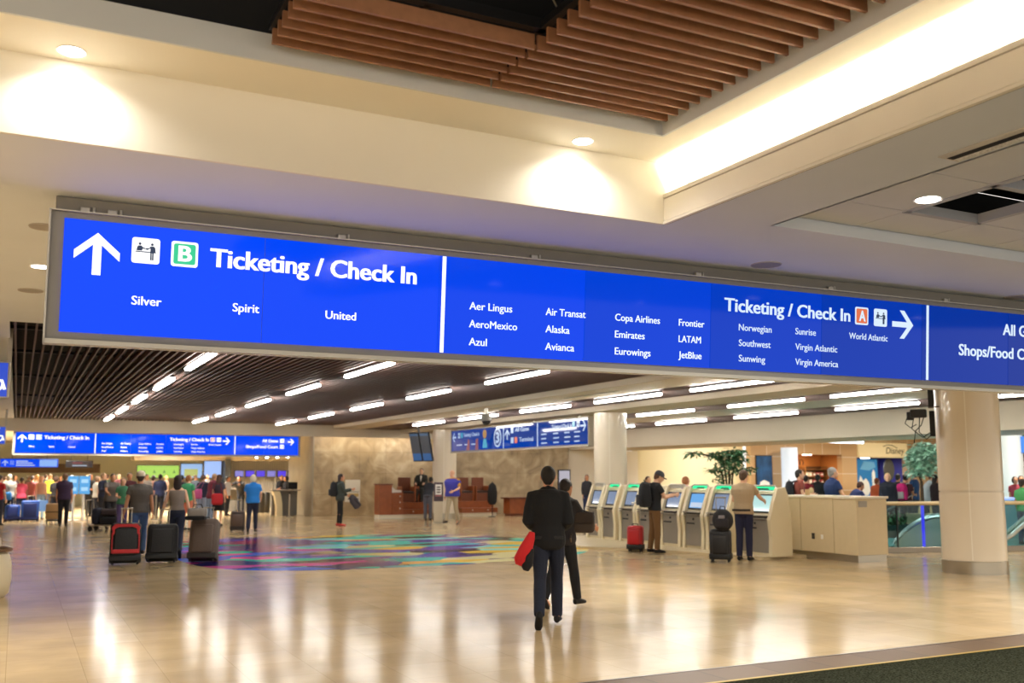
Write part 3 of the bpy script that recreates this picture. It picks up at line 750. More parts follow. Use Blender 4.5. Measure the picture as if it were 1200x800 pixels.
# wall blade signs at the left edge
def blade(label, p, w, h):
    t = thing('blade_sign', label, 'sign', p)
    MB().box(-w, 0, 0, 0.06, 0, h, 0.01).build('housing', SILVER, t)
    MB().box(-w + 0.02, -0.03, -0.012, 0.0, 0.03, h - 0.03).build('display_panel', emat('blade_blue', '2444b4', 0.8, (0, 0, 0.05)), t)
    mb = MB(); c = (-0.19, h * 0.38)
    mb.tube([(c[0] + 0.10 * math.cos(a), -0.014, c[1] + 0.10 * math.sin(a)) for a in [R(-200 + 20 * k) for k in range(13)]], 0.018, 6)
    mb.tube([(c[0] - 0.02, -0.014, c[1] + 0.22), (c[0] - 0.01, -0.014, c[1] + 0.06), (c[0] + 0.09, -0.014, c[1] + 0.05), (c[0] + 0.13, -0.014, c[1] - 0.08)], 0.022, 6)
    mb.ball((c[0] - 0.02, -0.012, c[1] + 0.28), 0.035, 0.01, 0.035)
    mb.build('wheelchair_symbol', INK[0], t)
    MB().box(-0.05, 0.012, 0.01, 0.05, h, h + 0.5).build('hanger', SILVER, t)
pb = on_y(10, 467, 16.5); pb2 = on_y(10, 423, 16.5)
blade('blue accessible restroom blade sign at the left edge, nearer and higher of the two', (pb.x, pb.y, pb.z), 0.62, pb2.z - pb.z)
pb = on_y(6.5, 521, 33.0); pb2 = on_y(6.5, 499, 33.0)
blade('blue accessible restroom blade sign at the left edge, farther and lower of the two', (pb.x, pb.y, pb.z), 0.62, pb2.z - pb.z)
# ================================================================== PEOPLE
def lerp(a, b, t): return a + (b - a) * t
X_ = Vector((1, 0, 0)); Y_ = Vector((0, 1, 0)); Z_ = Vector((0, 0, 1))
def finish(mb, voxel, smooth=5, name='body'):
    bmesh.ops.recalc_face_normals(mb.bm, faces=mb.bm.faces[:])
    me = bpy.data.meshes.new(name); mb.bm.to_mesh(me); mb.bm.free()
    o = bpy.data.objects.new(name, me); COL.objects.link(o)
    rm = o.modifiers.new('remesh', 'REMESH'); rm.mode = 'VOXEL'; rm.voxel_size = voxel; rm.use_smooth_shade = True
    sm = o.modifiers.new('smooth', 'SMOOTH'); sm.factor = 0.5; sm.iterations = smooth
    out = evaluated(o); out.name = name
    bpy.data.objects.remove(o); bpy.data.meshes.remove(me)
    for p in out.polygons: p.use_smooth = True
    out.materials.clear(); out.materials.append(None)
    return out
_figs = {}
def figure(h=1.75, lean=0.0, legs=((0, 0, 0), (0, 0, 0)), arms=((0, 6, 12, 4), (0, 6, 12, 4)), head=(0, 0), sex='m', bulk=1.0,
           top='tshirt', bottom='trousers', hair='short', stance=0.045, sit=False, twist=0.0):
    """meshes of one posed person facing +y, feet on z=0.
    legs: (thigh swing, knee bend, heel lift) right then left; arms: (swing, spread, elbow, inward) right then left."""
    key = (h, lean, legs, arms, head, sex, bulk, top, bottom, hair, stance, sit, twist)
    if key in _figs: return _figs[key]
    k = h / 1.75; F = sex == 'f'
    l = R(lean); U = Vector((0, math.sin(l), math.cos(l))); FWD = Vector((0, math.cos(l), -math.sin(l)))
    TH_, SH_, AN_ = 0.425 * k, 0.415 * k, 0.085 * k
    side = {0: 1, 1: -1}
    def legpts(i, P):
        s = side[i]; a, b, c = (R(v) for v in legs[i])
        hip = P + Vector((s * 0.088 * k, 0, -0.02 * k))
        kn = hip + Vector((s * (stance - 0.04) * 0.6, math.sin(a), -math.cos(a))).normalized() * TH_
        an = kn + Vector((s * (stance - 0.04) * 0.3, math.sin(a - b), -math.cos(a - b))).normalized() * SH_
        return hip, kn, an, c
    lows = []
    for i in (0, 1):
        hip, kn, an, c = legpts(i, Vector((0, 0, 0)))
        lows.append(an.z - AN_ - 0.12 * k * math.sin(c) * (1 if c > 0 else 0))
    P = Vector((0, 0, -min(lows)))
    if sit: P = Vector((0, 0, P.z))
    S = P + U * 0.520 * k; N = P + U * 0.560 * k
    hy, hp = R(head[0]), R(head[1])
    Hm = Matrix.Rotation(-hy, 4, 'Z') @ Matrix.Rotation(-(l * 0.6 + hp), 4, 'X')
    HB = N + U * 0.032 * k + Y_ * 0.012 * k          # base of the skull
    def torso(infl, t0, t1, flat=0.0):
        rows = [(-0.10, 0.125, 0.085), (-0.05, 0.158, 0.108), (0.0, 0.172 if F else 0.166, 0.118), (0.08, 0.150 if F else 0.155, 0.108), (0.16, 0.126 if F else 0.148, 0.098),
                (0.24, 0.136 if F else 0.160, 0.108), (0.34, 0.158 if F else 0.178, 0.124), (0.43, 0.168 if F else 0.190, 0.118), (0.495, 0.158 if F else 0.180, 0.096), (0.532, 0.118, 0.080), (0.562, 0.066, 0.062)]
        rr = []
        for t, a, b in rows:
            if t0 - 1e-6 <= t <= t1 + 1e-6:
                w = math.sin(max(0, min(1, (t - 0.1) / 0.35)) * PI / 2) * R(twist)
                sd = Vector((math.cos(w), math.sin(w), 0))
                rr.append(ring(P + U * t * k, U, sd, (a * (bulk if t < 0.46 else (1 + bulk) / 2) + infl) * k, (b * (bulk if t < 0.46 else 1) + infl) * k, 20))
        return rr
    def arm_pts(i):
        s = side[i]; f, sp, e, inw = (R(v) for v in arms[i])
        sh = S + Vector((s * (0.150 if F else 0.170) * k * (0.6 + 0.4 * bulk), 0, -0.028 * k))
        d1 = Vector((s * math.sin(sp), math.sin(f + l * 0.5) * math.cos(sp), -math.cos(f + l * 0.5) * math.cos(sp)))
        el = sh + d1 * 0.285 * k
        g = f + l * 0.5 + e
        d2 = Vector((s * math.sin(sp * 0.5 - inw), math.sin(g) * math.cos(inw), -math.cos(g) * math.cos(inw))).normalized()
        wr = el + d2 * 0.255 * k
        return sh, el, wr, d2
    def limb(mb, pts, rad, n=12, sd=X_):
        mb.tube(pts, [r * k for r in rad], n, sd)
    # ---- body
    mb = MB()
    mb.loft(torso(-0.002, -0.10, 0.57))
    mb.tube([P + U * 0.50 * k, N, HB + U * 0.03 * k], [0.066 * k, (0.052 if F else 0.058) * k, (0.05 if F else 0.056) * k], 14, X_)
    hh = 0.232 * k
    prof = [(0.0, .030, .030, .048), (.06, .044, .046, .038), (.16, .056, .062, .024), (.28, .064, .078, .012), (.42, .071, .090, .002), (.56, .076, .097, -.003), (.70, .076, .097, -.006), (.82, .068, .086, -.008), (.92, .050, .064, -.008), (.98, .026, .034, -.008), (1.0, .010, .012, -.008)]
    rr = []
    for t, a, b, y in prof:
        rr.append([HB + Hm @ Vector((a * k * math.cos(2 * PI * q / 18), (y + 0.02) * k + b * k * math.sin(2 * PI * q / 18), t * hh - 0.012 * k)) for q in range(18)])
    mb.loft(rr)
    def hd(x, y, z): return HB + Hm @ Vector((x * k, y * k, z * k))
    mb.tube([hd(0, .112, .128), hd(0, .126, .098), hd(0, .132, .086), hd(0, .112, .078)], [.008 * k, .012 * k, .015 * k, .010 * k], 8)      # nose
    mb.tube([hd(-.026, .108, .052), hd(0, .116, .051), hd(.026, .108, .052)], [.007 * k, .010 * k, .007 * k], 8)                             # lips
    for s in (1, -1):
        mb.tube([hd(s * .072, .012, .125), hd(s * .085, .004, .118), hd(s * .083, .006, .095), hd(s * .072, .014, .078)], [.010 * k, .013 * k, .011 * k, .008 * k], 8)   # ears
        mb.tube([hd(s * .016, .108, .122), hd(s * .034, .106, .125), hd(s * .052, .094, .120)], [.009 * k, .010 * k, .008 * k], 8)           # brow
    for i in (0, 1):
        hip, kn, an, c = legpts(i, P); s = side[i]
        limb(mb, [hip + Z_ * 0.03 * k, lerp(hip, kn, .35), lerp(hip, kn, .75), kn, lerp(kn, an, .28) - FWD * 0.008, lerp(kn, an, .7), an], [.080, .078, .060, .052, .056, .042, .036])
        toe = Vector((s * 0.025, math.cos(c), -math.sin(c) - 0.28 * (1 if c < 0.3 else 0.0))).normalized()
        mb.tube([an - toe * 0.05 * k, an + toe * 0.04 * k - Z_ * 0.03 * k, an + toe * 0.15 * k - Z_ * 0.012 * k], [.034 * k, .036 * k, .026 * k], 10, X_)
        sh, el, wr, d2 = arm_pts(i)
        fm = 0.88 if F else 1.0
        limb(mb, [sh - X_ * s * 0.02 * k, sh + Vector((0, 0, -.03 * k)), lerp(sh, el, .5), el, lerp(el, wr, .3), lerp(el, wr, .75), wr], [r * fm for r in (.050, .054, .046, .039, .041, .031, .026)])
        # hand: palm, four fingers and a thumb
        pn = Vector((-s, 0.15, 0)); pn = (pn - d2 * pn.dot(d2)).normalized(); wd = d2.cross(pn) * s
        if wd.dot(Y_ + Z_ * 0.2) < 0: wd = -wd
        pe = wr + d2 * 0.095 * k
        mb.loft([ring(wr - d2 * 0.01 * k, d2, wd, .027 * k, .020 * k, 10), ring(wr + d2 * 0.035 * k, d2, wd, .038 * k, .017 * k, 10), ring(wr + d2 * 0.075 * k, d2, wd, .042 * k, .015 * k, 10), ring(pe, d2, wd, .040 * k, .012 * k, 10)])
        for q, (ox, ln) in enumerate(((.031, .066), (.0105, .076), (-.0105, .071), (-.031, .056))):
            b0 = pe - d2 * 0.008 * k + wd * ox * k
            b1 = b0 + (d2 * .9 + pn * .35 + wd * ox * 1.5).normalized() * ln * .55 * k
            b2 = b1 + (d2 * .6 + pn * .8).normalized() * ln * .5 * k
            mb.tube([b0, b1, b2], [.0100 * k, .0098 * k, .0085 * k], 8)
        t0 = wr + d2 * 0.028 * k + wd * .030 * k; t1 = t0 + (d2 * .7 + wd * .75 + pn * .2).normalized() * .042 * k; t2 = t1 + (d2 * .95 + pn * .35).normalized() * .034 * k
        mb.tube([t0, t1, t2], [.0135 * k, .0115 * k, .0095 * k], 8)
    out = {'body': finish(mb, 0.0085, 4, 'body')}
    # ---- upper garment
    loose = {'tshirt': .020, 'polo': .022, 'tank': .012, 'jacket': .040, 'longsleeve': .020, 'vest': .030}[top]
    mb = MB()
    hem = {'jacket': -0.10, 'polo': -0.05, 'tshirt': -0.05, 'tank': 0.0, 'longsleeve': -0.05, 'vest': -0.05}[top]
    mb.loft(torso(loose, hem, 0.495 if top == 'tank' else 0.563))
    slv = {'tshirt': 0.62, 'polo': 0.66, 'vest': 0.8}.get(top)
    for i in (0, 1):
        sh, el, wr, d2 = arm_pts(i); s = side[i]; ex = loose * 0.8; fm = 0.9 if F else 1.0
        if top == 'tank': mb.tube([sh - X_ * s * 0.085 * k - Z_ * .05 * k, sh - X_ * s * 0.075 * k + Z_ * .035 * k + U * .01], [.030 * k, .022 * k], 10)
        elif slv: limb(mb, [sh - X_ * s * 0.06 * k, sh + Vector((0, 0, -.02 * k)), lerp(sh, el, slv * .6), lerp(sh, el, slv)], [(.042 + ex) * fm, (.058 + ex) * fm, (.052 + ex) * fm, (.050 + ex) * fm])
        else: limb(mb, [sh - X_ * s * 0.06 * k, sh + Vector((0, 0, -.02 * k)), lerp(sh, el, .5), el, lerp(el, wr, .35), lerp(el, wr, .94)], [(.040 + ex) * fm, (.058 + ex) * fm, (.050 + ex) * fm, (.045 + ex) * fm, (.044 + ex) * fm, (.034 + ex * .7) * fm])
    if top in ('jacket', 'polo'):
        mb.tube([N - U * 0.02 * k + Y_ * 0.072 * k, N - X_ * 0.070 * k + U * .01 * k, N + U * .030 * k - Y_ * 0.052 * k, N + X_ * 0.070 * k + U * .01 * k, N - U * 0.02 * k + Y_ * 0.072 * k], .024 * k, 8)
    out['top'] = finish(mb, 0.011, 5, top)
    if top == 'vest':
        mb = MB(); mb.loft(torso(loose + .012, -0.05, 0.533)); out['overvest'] = finish(mb, 0.011, 3, 'vest')
    # ---- lower garment
    mb = MB()
    if bottom == 'skirt':
        mb.loft([ring(P + U * .10 * k, Z_, X_, .150 * k, .118 * k, 20), ring(P, Z_, X_, .190 * k, .145 * k, 20), ring(P - Z_ * .22 * k + Y_ * .02, Z_, X_, .205 * k, .165 * k, 20), ring(P - Z_ * .42 * k + Y_ * .02, Z_, X_, .215 * k, .175 * k, 20)])
    else:
        mb.loft(torso(.013, -0.10, 0.08 if top != 'jacket' else 0.0))
        for i in (0, 1):
            hip, kn, an, c = legpts(i, P); g = .006 if bottom == 'leggings' else .016
            if bottom == 'shorts': limb(mb, [hip + Z_ * .03 * k, lerp(hip, kn, .4), lerp(hip, kn, .9)], [.086 + g, .082 + g, .072 + g])
            else: limb(mb, [hip + Z_ * .03 * k, lerp(hip, kn, .35), lerp(hip, kn, .75), kn, lerp(kn, an, .3), lerp(kn, an, .7), lerp(kn, an, 1.02)], [.080 + g, .079 + g, .062 + g, .055 + g, .056 + g, .048 + g, .044 + g])
    out['bottom'] = finish(mb, 0.011, 5, bottom)
    # ---- shoes
    for i in (0, 1):
        hip, kn, an, c = legpts(i, P); mb = MB()
        toe = Vector((side[i] * 0.08, math.cos(c), -math.sin(c))).normalized(); upv = toe.cross(X_).normalized()
        if upv.z < 0: upv = -upv
        def sp(y, z): return an + toe * y * k + upv * (z - .085) * k
        mb.loft([ring(sp(y, z), toe, X_, a * k, b * k, 14) for y, z, a, b in ((-.075, .05, .018, .025), (-.06, .05, .034, .046), (0, .052, .040, .050), (.06, .042, .044, .040), (.12, .032, .046, .030), (.165, .027, .036, .024), (.185, .024, .016, .014))])
        out['shoe%d' % i] = finish(mb, 0.010, 3, 'shoe')
    # ---- hair / headgear
    mb = MB()
    HM = Matrix.Translation(HB) @ Hm
    if hair != 'bald':
        mb.ball((0, -.006 * k, .137 * k), .086 * k, .106 * k, .100 * k, 18, 12, HM)
        if hair in ('long', 'longer'):
            z1 = -.10 if hair == 'long' else -.20
            rr = []
            for t, a, b, y in ((.17, .070, .06, -.040), (.10, .088, .062, -.045), (.03, .088, .052, -.058), (-.05, .080, .040, -.075), (z1, .050, .022, -.085)):
                rr.append([HM @ Vector((a * k * math.cos(2 * PI * q / 16), y * k + b * k * math.sin(2 * PI * q / 16), t * k)) for q in range(16)])
            mb.loft(rr)
        elif hair == 'bob':
            mb.ball((0, -.02 * k, .10 * k), .098 * k, .100 * k, .115 * k, 18, 12, HM)
        elif hair == 'bun':
            mb.ball((0, -.10 * k, .17 * k), .042 * k, .042 * k, .040 * k, 12, 8, HM)
        if hair in ('short', 'bob'): mb.loft([ring(HM @ Vector((0, (-.055) * k, z * k)), HM.to_3x3() @ Z_, X_, a * k, b * k, 14) for z, a, b in ((.015, .030, .018), (.04, .052, .036), (.09, .074, .05))])
        out['hair'] = finish(mb, 0.0095, 3, 'hair')
    out['frame'] = (HB, Hm, P, U, S, k, [arm_pts(0), arm_pts(1)])
    _figs[key] = out
    return out

def cap_parts(f, m, parent):
    HB, Hm, P, U, S, k, _ = f['frame']; M = Matrix.Translation(HB) @ Hm
    mb = MB(); rr = []
    for z, a, b in ((.125, .090, .112), (.16, .092, .113), (.20, .082, .100), (.232, .055, .068), (.246, .016, .02)):
        rr.append([M @ Vector((a * k * math.cos(2 * PI * q / 20), -.002 * k + b * k * math.sin(2 * PI * q / 20), z * k)) for q in range(20)])
    mb.loft(rr); c = mb.build('cap', m, parent, True)
    mb = MB(); pts = [(.075, .085), (.062, .15), (.03, .178), (-.03, .178), (-.062, .15), (-.075, .085)]
    mb.prism([(a * k, b * k) for a, b in pts], 'z', .132 * k, .142 * k, M); mb.build('brim', m, c)
SKIN = [('e0b090', .5), ('c98f6c', .5), ('8a5a40', .5), ('d8a484', .5), ('e8bea0', .5)]
def skin(i): return mat('skin_%d' % i, SKIN[i][0], 0.5)
def cloth(h): return mat('cloth_' + h, h, 0.85, bump=0.25, bscale=30)
def hairm(h): return mat('hair_' + h, h, 0.6, bump=0.4, bscale=120)
PEOPLE = []
def person(label, loc, facing, sk=0, topc='444444', botc='222230', shoec='16161a', hairc='2a1c14', vestc=None, cap=None, group=None, face=False, **kw):
    """facing: degrees clockwise from 'straight away from the camera' at that spot"""
    f = figure(**kw)
    rz = -az_of(loc) - R(facing)
    t = thing('person', label, 'person', loc, rz, group)
    inst('body', f['body'], skin(sk), t)
    tops = {'tshirt': 'shirt', 'polo': 'polo_shirt', 'tank': 'tank_top', 'jacket': 'jacket', 'longsleeve': 'sweater', 'vest': 'shirt'}
    inst(tops[kw.get('top', 'tshirt')], f['top'], cloth(topc), t)
    if 'overvest' in f: inst('vest', f['overvest'], cloth(vestc), t)
    inst(kw.get('bottom', 'trousers'), f['bottom'], cloth(botc), t)
    inst('shoe', f['shoe0'], cloth(shoec), t); inst('shoe', f['shoe1'], cloth(shoec), t)
    if 'hair' in f: inst('hair', f['hair'], hairm(hairc), t)
    if cap: cap_parts(f, cloth(cap), t)
    if face:
        HB, Hm, P, U, S, k, _ = f['frame']
        for s in (1, -1):
            MB().ball(HB + Hm @ Vector((s * .032 * k, .110 * k, .108 * k)), .010 * k, .006 * k, .006 * k, 10, 6).build('eye', mat('eye_dark', '1c1410', 0.2), t, True)
        MB().ball(HB + Hm @ Vector((0, .122 * k, .051 * k)), .022 * k, .006 * k, .005 * k, 10, 6).build('mouth', mat('lip', '9a5048', 0.5), t, True)
    t['_f'] = 0; del t['_f']
    PEOPLE.append(t)
    return t, f

def backpack(label, who, f, m, m2, s=1.0):
    HB, Hm, P, U, S, k, _ = f['frame']
    c = P + U * 0.30 * k - Y_ * (0.235 * k) 
    t = thing('backpack', label, 'backpack', who.matrix_basis @ c, 0); t.rotation_euler = who.rotation_euler
    a = MB()
    a.loft([[Vector((x * s, y * s, z * s)) for x, y in q] for z, q in [(zz, [(w * math.copysign(abs(math.cos(2 * PI * i / 20)) ** .6, math.cos(2 * PI * i / 20)), d * math.copysign(abs(math.sin(2 * PI * i / 20)) ** .6, math.sin(2 * PI * i / 20))) for i in range(20)]) for zz, w, d in ((-.25, .10, .06), (-.235, .15, .095), (-.1, .165, .115), (.1, .155, .105), (.21, .125, .08), (.25, .06, .04))]])
    a.build('bag_body', m, t, True)
    MB().box(-.12 * s, .12 * s, -.155 * s, -.09 * s, -.21 * s, .0, .025).build('front_pocket', m2, t, True)
    b = MB(); b.tube([(-.03, .0, .24 * s), (-.03, -.01, .29 * s), (.03, -.01, .29 * s), (.03, 0, .24 * s)], .008, 8); b.build('top_handle', m2, t, True)
    for sd in (1, -1):
        b = MB(); b.tube([(sd * .09, .05, .20 * s), (sd * .105, .15, .25), (sd * .12, .27, .22), (sd * .125, .36, .08), (sd * .135, .30, -.10), (sd * .13, .08, -.18)], .017, 8, X_); b.build('strap', m2, t, True)
    return t

def suitcase(label, loc, facing, w, d, h, m, mtrim, mface=None, tilt=0.0, handle=0.0, wheels=4, group=None, accent=None):
    rz = -az_of(loc) - R(facing)
    t = thing('suitcase', label, 'suitcase', loc, rz, group)
    t.rotation_euler = (R(-tilt), 0, rz)
    MB().box(-w / 2, w / 2, -d / 2, d / 2, 0.06, h, min(0.085, d * .28), seg=5).build('shell', m, t, True)
    MB().box(-w * .36, w * .36, -d / 2 - 0.035, -d / 2 + 0.02, 0.16, h * .84, 0.025, seg=3).build('front_pocket', mface or m, t, True)
    MB().box(-w / 2 - 0.006, w / 2 + 0.006, -d / 2 - 0.012, d / 2 + 0.006, 0.055, 0.17, 0.02).build('base_trim', mtrim, t, True)
    if accent:
        b = MB(); b.box(-w * .42, w * .42, -d / 2 - 0.045, -d / 2, 0.19, 0.27, 0.015)
        b.prism([(-w * .40, h * .70), (-w * .46, h * .86), (-w * .36, h * .945), (w * .36, h * .945), (w * .46, h * .86), (w * .40, h * .70), (w * .37, h * .70), (w * .34, h * .84), (w * .22, h * .88), (-w * .22, h * .88), (-w * .34, h * .84), (-w * .37, h * .70)], 'y', -d / 2 - 0.02, -d / 2 + 0.03)
        for s in (1, -1): b.box(s * w * .43 - 0.012, s * w * .43 + 0.012, -d / 2 - 0.012, -d / 2 + .02, 0.2, h * .75, 0.006)
        b.build('accent_trim', accent, t)
    b = MB(); b.tube([(-.07, -d * .1, h - 0.005), (-.06, -d * .1, h + 0.035), (.06, -d * .1, h + 0.035), (.07, -d * .1, h - 0.005)], 0.011, 8); b.build('grab_handle', mtrim, t, True)
    ys = (-d / 2 + .04, d / 2 - .04) if wheels == 4 else (-d / 2 + .05,)
    for sx in (1, -1):
        for y in ys:
            b = MB(); b.prism([(y + .032 * math.cos(2 * PI * q / 16), .032 + .032 * math.sin(2 * PI * q / 16)) for q in range(16)], 'x', sx * (w / 2 - .05) - .014, sx * (w / 2 - .05) + .014)
            b.box(sx * (w / 2 - .05) - .02, sx * (w / 2 - .05) + .02, y - .025, y + .025, .035, .075, .006); b.build('wheel', mat('wheel_black', '121214', 0.5), t)
    if wheels == 2:
        for sx in (1, -1): MB().box(sx * (w / 2 - .06) - .02, sx * (w / 2 - .06) + .02, d / 2 - .05, d / 2 - .02, 0.0, 0.07, .006).build('foot', mtrim, t)
    if handle:
        b = MB()
        for s in (1, -1): b.cyl((s * .09, d / 2 - .03, h - .03), .008, handle + .03, 8)
        b.tube([(-.11, d / 2 - .03, h + handle), (.11, d / 2 - .03, h + handle)], .015, 8); b.build('pull_handle', STEEL, t, True)
    return t
# ------------------------------------------------------------------ the walking man in the foreground and the person he hides
STAND = ((2, 4, 0), (-3, 2, 0)); STRIDE = ((18, 6, 0), (-14, 16, 38)); STRIDE2 = ((-14, 16, 38), (18, 6, 0)); EASY = ((5, 8, 0), (-2, 2, 0))
DOWN = ((4, 7, 14, 2), (-3, 7, 12, 2)); FRONT = ((10, 10, 75, 18), (10, 10, 75, 18)); PHONE = ((22, 8, 82, 22), (20, 8, 80, 22)); HOLD = ((-6, 8, 8, 0), (8, 8, 60, 10))
mp = on_floor(643, 734)
man, mf = person('man in a black jacket and dark jeans walking away in the middle of the floor', mp, 2, 1, '0b0b0d', '141a2c', '0c0c0e', '15100d',
    h=1.79, legs=((15, 7, 0), (-13, 22, 46)), arms=((-6, 10, 74, 22), (-6, 10, 74, 22)), head=(0, 6), top='jacket', bulk=0.95, hair='short')
MB().box(-.17, .17, -.140, -.125, .985, 1.02, .004).build('belt', mat('belt_black', '0a0a0a', 0.5), man)
fp = at_depth(659, 12.9)
lady, lf = person('dark-haired person with a walking stick, half hidden by the man in the black jacket', fp, 35, 1, '2a2628', '121216', '101012', '221a18',
    h=1.64, legs=STRIDE, arms=((25, 12, 40, 0), (5, 8, 20, 5)), top='jacket', bottom='trousers', sex='f', hair='short', lean=6)
def local_point(t, v): return t.matrix_basis @ Vector(v)
def hand_of(t, f, i):
    sh, el, wr, d2 = f['frame'][6][i]; return t.matrix_basis @ (wr + d2 * 0.07)
hp_ = at_depth(668, 12.7, 0.92)
c = on_floor(677, 705)
t = thing('walking_stick', 'thin brown walking stick beside the half hidden person', 'walking stick', (c.x, c.y, 0))
d = Vector((hp_.x - c.x, hp_.y - c.y, 0.92))
MB().tube([(0, 0, 0.02), d * 0.98], 0.011, 8).build('shaft', mat('stick_wood', '5a4630', 0.5), t, True)
MB().tube([d * .98, d + Vector((.02, .02, .03)), d + Vector((.07, .07, .035)), d + Vector((.11, .11, .01))], 0.014, 8).build('grip', mat('stick_grip', '2a2018', 0.6), t, True)
MB().cyl((0, 0, 0), 0.015, 0.04, 10).build('ferrule', mat('rubber', '111111', 0.8), t)
c = at_depth(682, 12.9, 1.10)
t = thing('shoulder_bag', 'grey-brown shoulder bag carried by the person half hidden behind the walking man', 'bag', c, R(-35))
MB().box(-.16, .16, -.08, .08, -.14, .12, .05, seg=3).build('bag_body', cloth('4a4038'), t, True)
MB().box(-.15, .15, -.10, -.06, -.02, .13, .03).build('flap', cloth('3c332e'), t, True)
sp_ = local_point(lady, (0.12, 0, 1.36)) - Vector(c)
sp_ = Matrix.Rotation(R(35), 3, 'Z') @ sp_
MB().tube([(-.15, 0, .1), sp_ * .55 + Vector((-.02, -.06, .03)), sp_, sp_ * .6 + Vector((.05, .06, 0)), (.15, 0, .1)], .013, 8).build('strap', cloth('2a2422'), t, True)
c = at_depth(612, 10.95, 0.80)
t = thing('red_jacket', 'bright red and black jacket carried at the left hip of the man in black', 'jacket', c, -az_of(c))
mb = MB(); mb.loft([ring(Vector((x, 0, z)), Vector((.3, 0, 1)), X_, a, b, 14) for x, z, a, b in ((-.03, -.08, .05, .06), (-.01, -.02, .085, .10), (.04, .10, .075, .09), (.09, .22, .05, .07), (.11, .28, .03, .04))]); mb.build('folded_cloth', cloth('c81e22'), t, True)
mb = MB(); mb.loft([ring(Vector((x, .0, z)), Vector((.2, 0, 1)), X_, a, b, 12) for x, z, a, b in ((.04, -.14, .03, .04), (.04, -.08, .07, .09), (.07, .02, .06, .10), (.10, .10, .03, .05))]); mb.build('black_lining', cloth('141214'), t, True)

# ------------------------------------------------------------------ couple with three rolling cases
cp = on_floor(161, 651)
person('man in a pale cap, grey tee shirt and blue jeans pulling a rolling case', cp, 2, 1, '5c5652', '45608e', '15151a', '3a2a20', cap='cfc0a8',
    h=1.78, legs=((16, 8, 0), (-12, 22, 40)), arms=((-6, 11, 6, -2), (-10, 13, 8, -4)), top='tshirt', bulk=1.12, hair='short')
cw = on_floor(205, 652)
person('woman with long dark hair in a taupe tank top walking away between two cases', cw, 2, 0, '8c8076', '1e2438', '15151a', '2a1814',
    h=1.70, legs=((-12, 24, 42), (16, 8, 0)), arms=((-10, 15, 8, -4), (-2, 18, 10, -6)), top='tank', bulk=1.02, sex='f', hair='long')
BLK = mat('case_black', '171618', 0.6, bump=0.2); BLK2 = mat('case_black_trim', '0c0c0d', 0.5); RED = mat('case_red', 'b81a1e', 0.45); BRN = mat('case_brown', '5a4a40', 0.6, bump=0.2); BRN2 = mat('case_dark_brown', '2e2622', 0.6)
suitcase('black rolling case with bright red trim trailing behind the man in the pale cap', on_floor(146, 662), 0, .56, .30, .80, BLK, BLK2, BLK, tilt=14, handle=.32, wheels=2, accent=RED)
suitcase('plain black rolling case between the capped man and the woman in the tank top', on_floor(189, 659.5), 4, .58, .32, .76, BLK, BLK2, BLK, tilt=16, handle=.34, wheels=2)
suitcase('large brown rolling case to the right of the woman in the taupe tank top', on_floor(237, 659), 12, .54, .36, .86, BRN, BRN2, BRN, tilt=16, handle=.28, wheels=2)
c = at_depth(233, 19.45, .935)
t = thing('duffel_bag', 'small grey and black bag lying on top of the brown rolling case', 'bag', c, -az_of(c) - R(10))
MB().box(-.19, .17, -.10, .14, -.06, .13, .06, seg=3).build('bag_body', cloth('8c8680'), t, True)
MB().box(-.22, .16, -.12, .12, -.10, -.02, .03).build('base_panel', cloth('141416'), t, True)
MB().tube([(-.10, 0, .12), (-.07, 0, .20), (.07, 0, .20), (.10, 0, .12)], .012, 8).build('carry_handle', cloth('2a2a2c'), t, True)

# ------------------------------------------------------------------ middle distance
person('white-haired person in a bright blue shirt and navy trousers seen from behind', on_floor(295, 624), 8, 0, '2078cc', '181c34', '14141a', 'dcd2b8',
    h=1.70, legs=((8, 4, 0), (-8, 12, 20)), arms=((12, 10, 40, 10), (6, 10, 70, 20)), top='polo', bulk=1.16, hair='bob')
suitcase('small dark brown carry-on case beside the person in the bright blue shirt', on_floor(278, 623), 6, .42, .24, .62, mat('case_umber', '3c2a22', 0.5), BRN2, mat('case_umber2', '5a4438', 0.5), tilt=6, handle=.36, wheels=4)
bw, bf = person('woman with long brown hair, dark jacket and red shoes near the marble wall', on_floor(398, 616), 82, 1, '38403c', '121214', 'c23a38', '2e1a14',
    h=1.74, legs=EASY, arms=((25, 6, 78, 12), (10, 6, 50, 4)), top='jacket', bottom='leggings', sex='f', hair='long')
backpack('black backpack worn by the woman with red shoes near the marble wall', bw, bf, cloth('15161a'), cloth('1f2024'))
c = hand_of(bw, bf, 1) + Vector((0.1, -0.15, -.12))
t = thing('draped_coat', 'grey coat hanging over the arm of the woman with red shoes', 'coat', c, -az_of(c))
mb = MB(); mb.loft([ring(Vector((x, 0, z)), Vector((-.25, 0, 1)), X_, a, b, 14) for x, z, a, b in ((.12, -.30, .06, .05), (.14, -.22, .13, .07), (.04, -.05, .15, .08), (-.03, .10, .12, .07), (-.05, .18, .05, .04))]); mb.build('coat_body', cloth('4a464e'), t, True)
mb = MB(); mb.loft([ring(Vector((x, -.05, z)), Vector((-.5, 0, 1)), X_, a, b, 10) for x, z, a, b in ((.26, -.18, .03, .03), (.16, -.08, .05, .04), (.05, .06, .05, .04))]); mb.build('coat_sleeve', cloth('3c3840'), t, True)
person('man in a blue and purple vest over yellow sleeves and khaki trousers', on_floor(530, 614.5), -152, 0, 'c8943c', 'a89a80', '14120f', '8a6a50', vestc='3a3aa0',
    h=1.86, legs=((20, 4, 0), (-12, 10, 30)), arms=((0, 10, 12, 4), (8, 14, 60, 28)), top='vest', bulk=1.36, hair='bald', face=True)
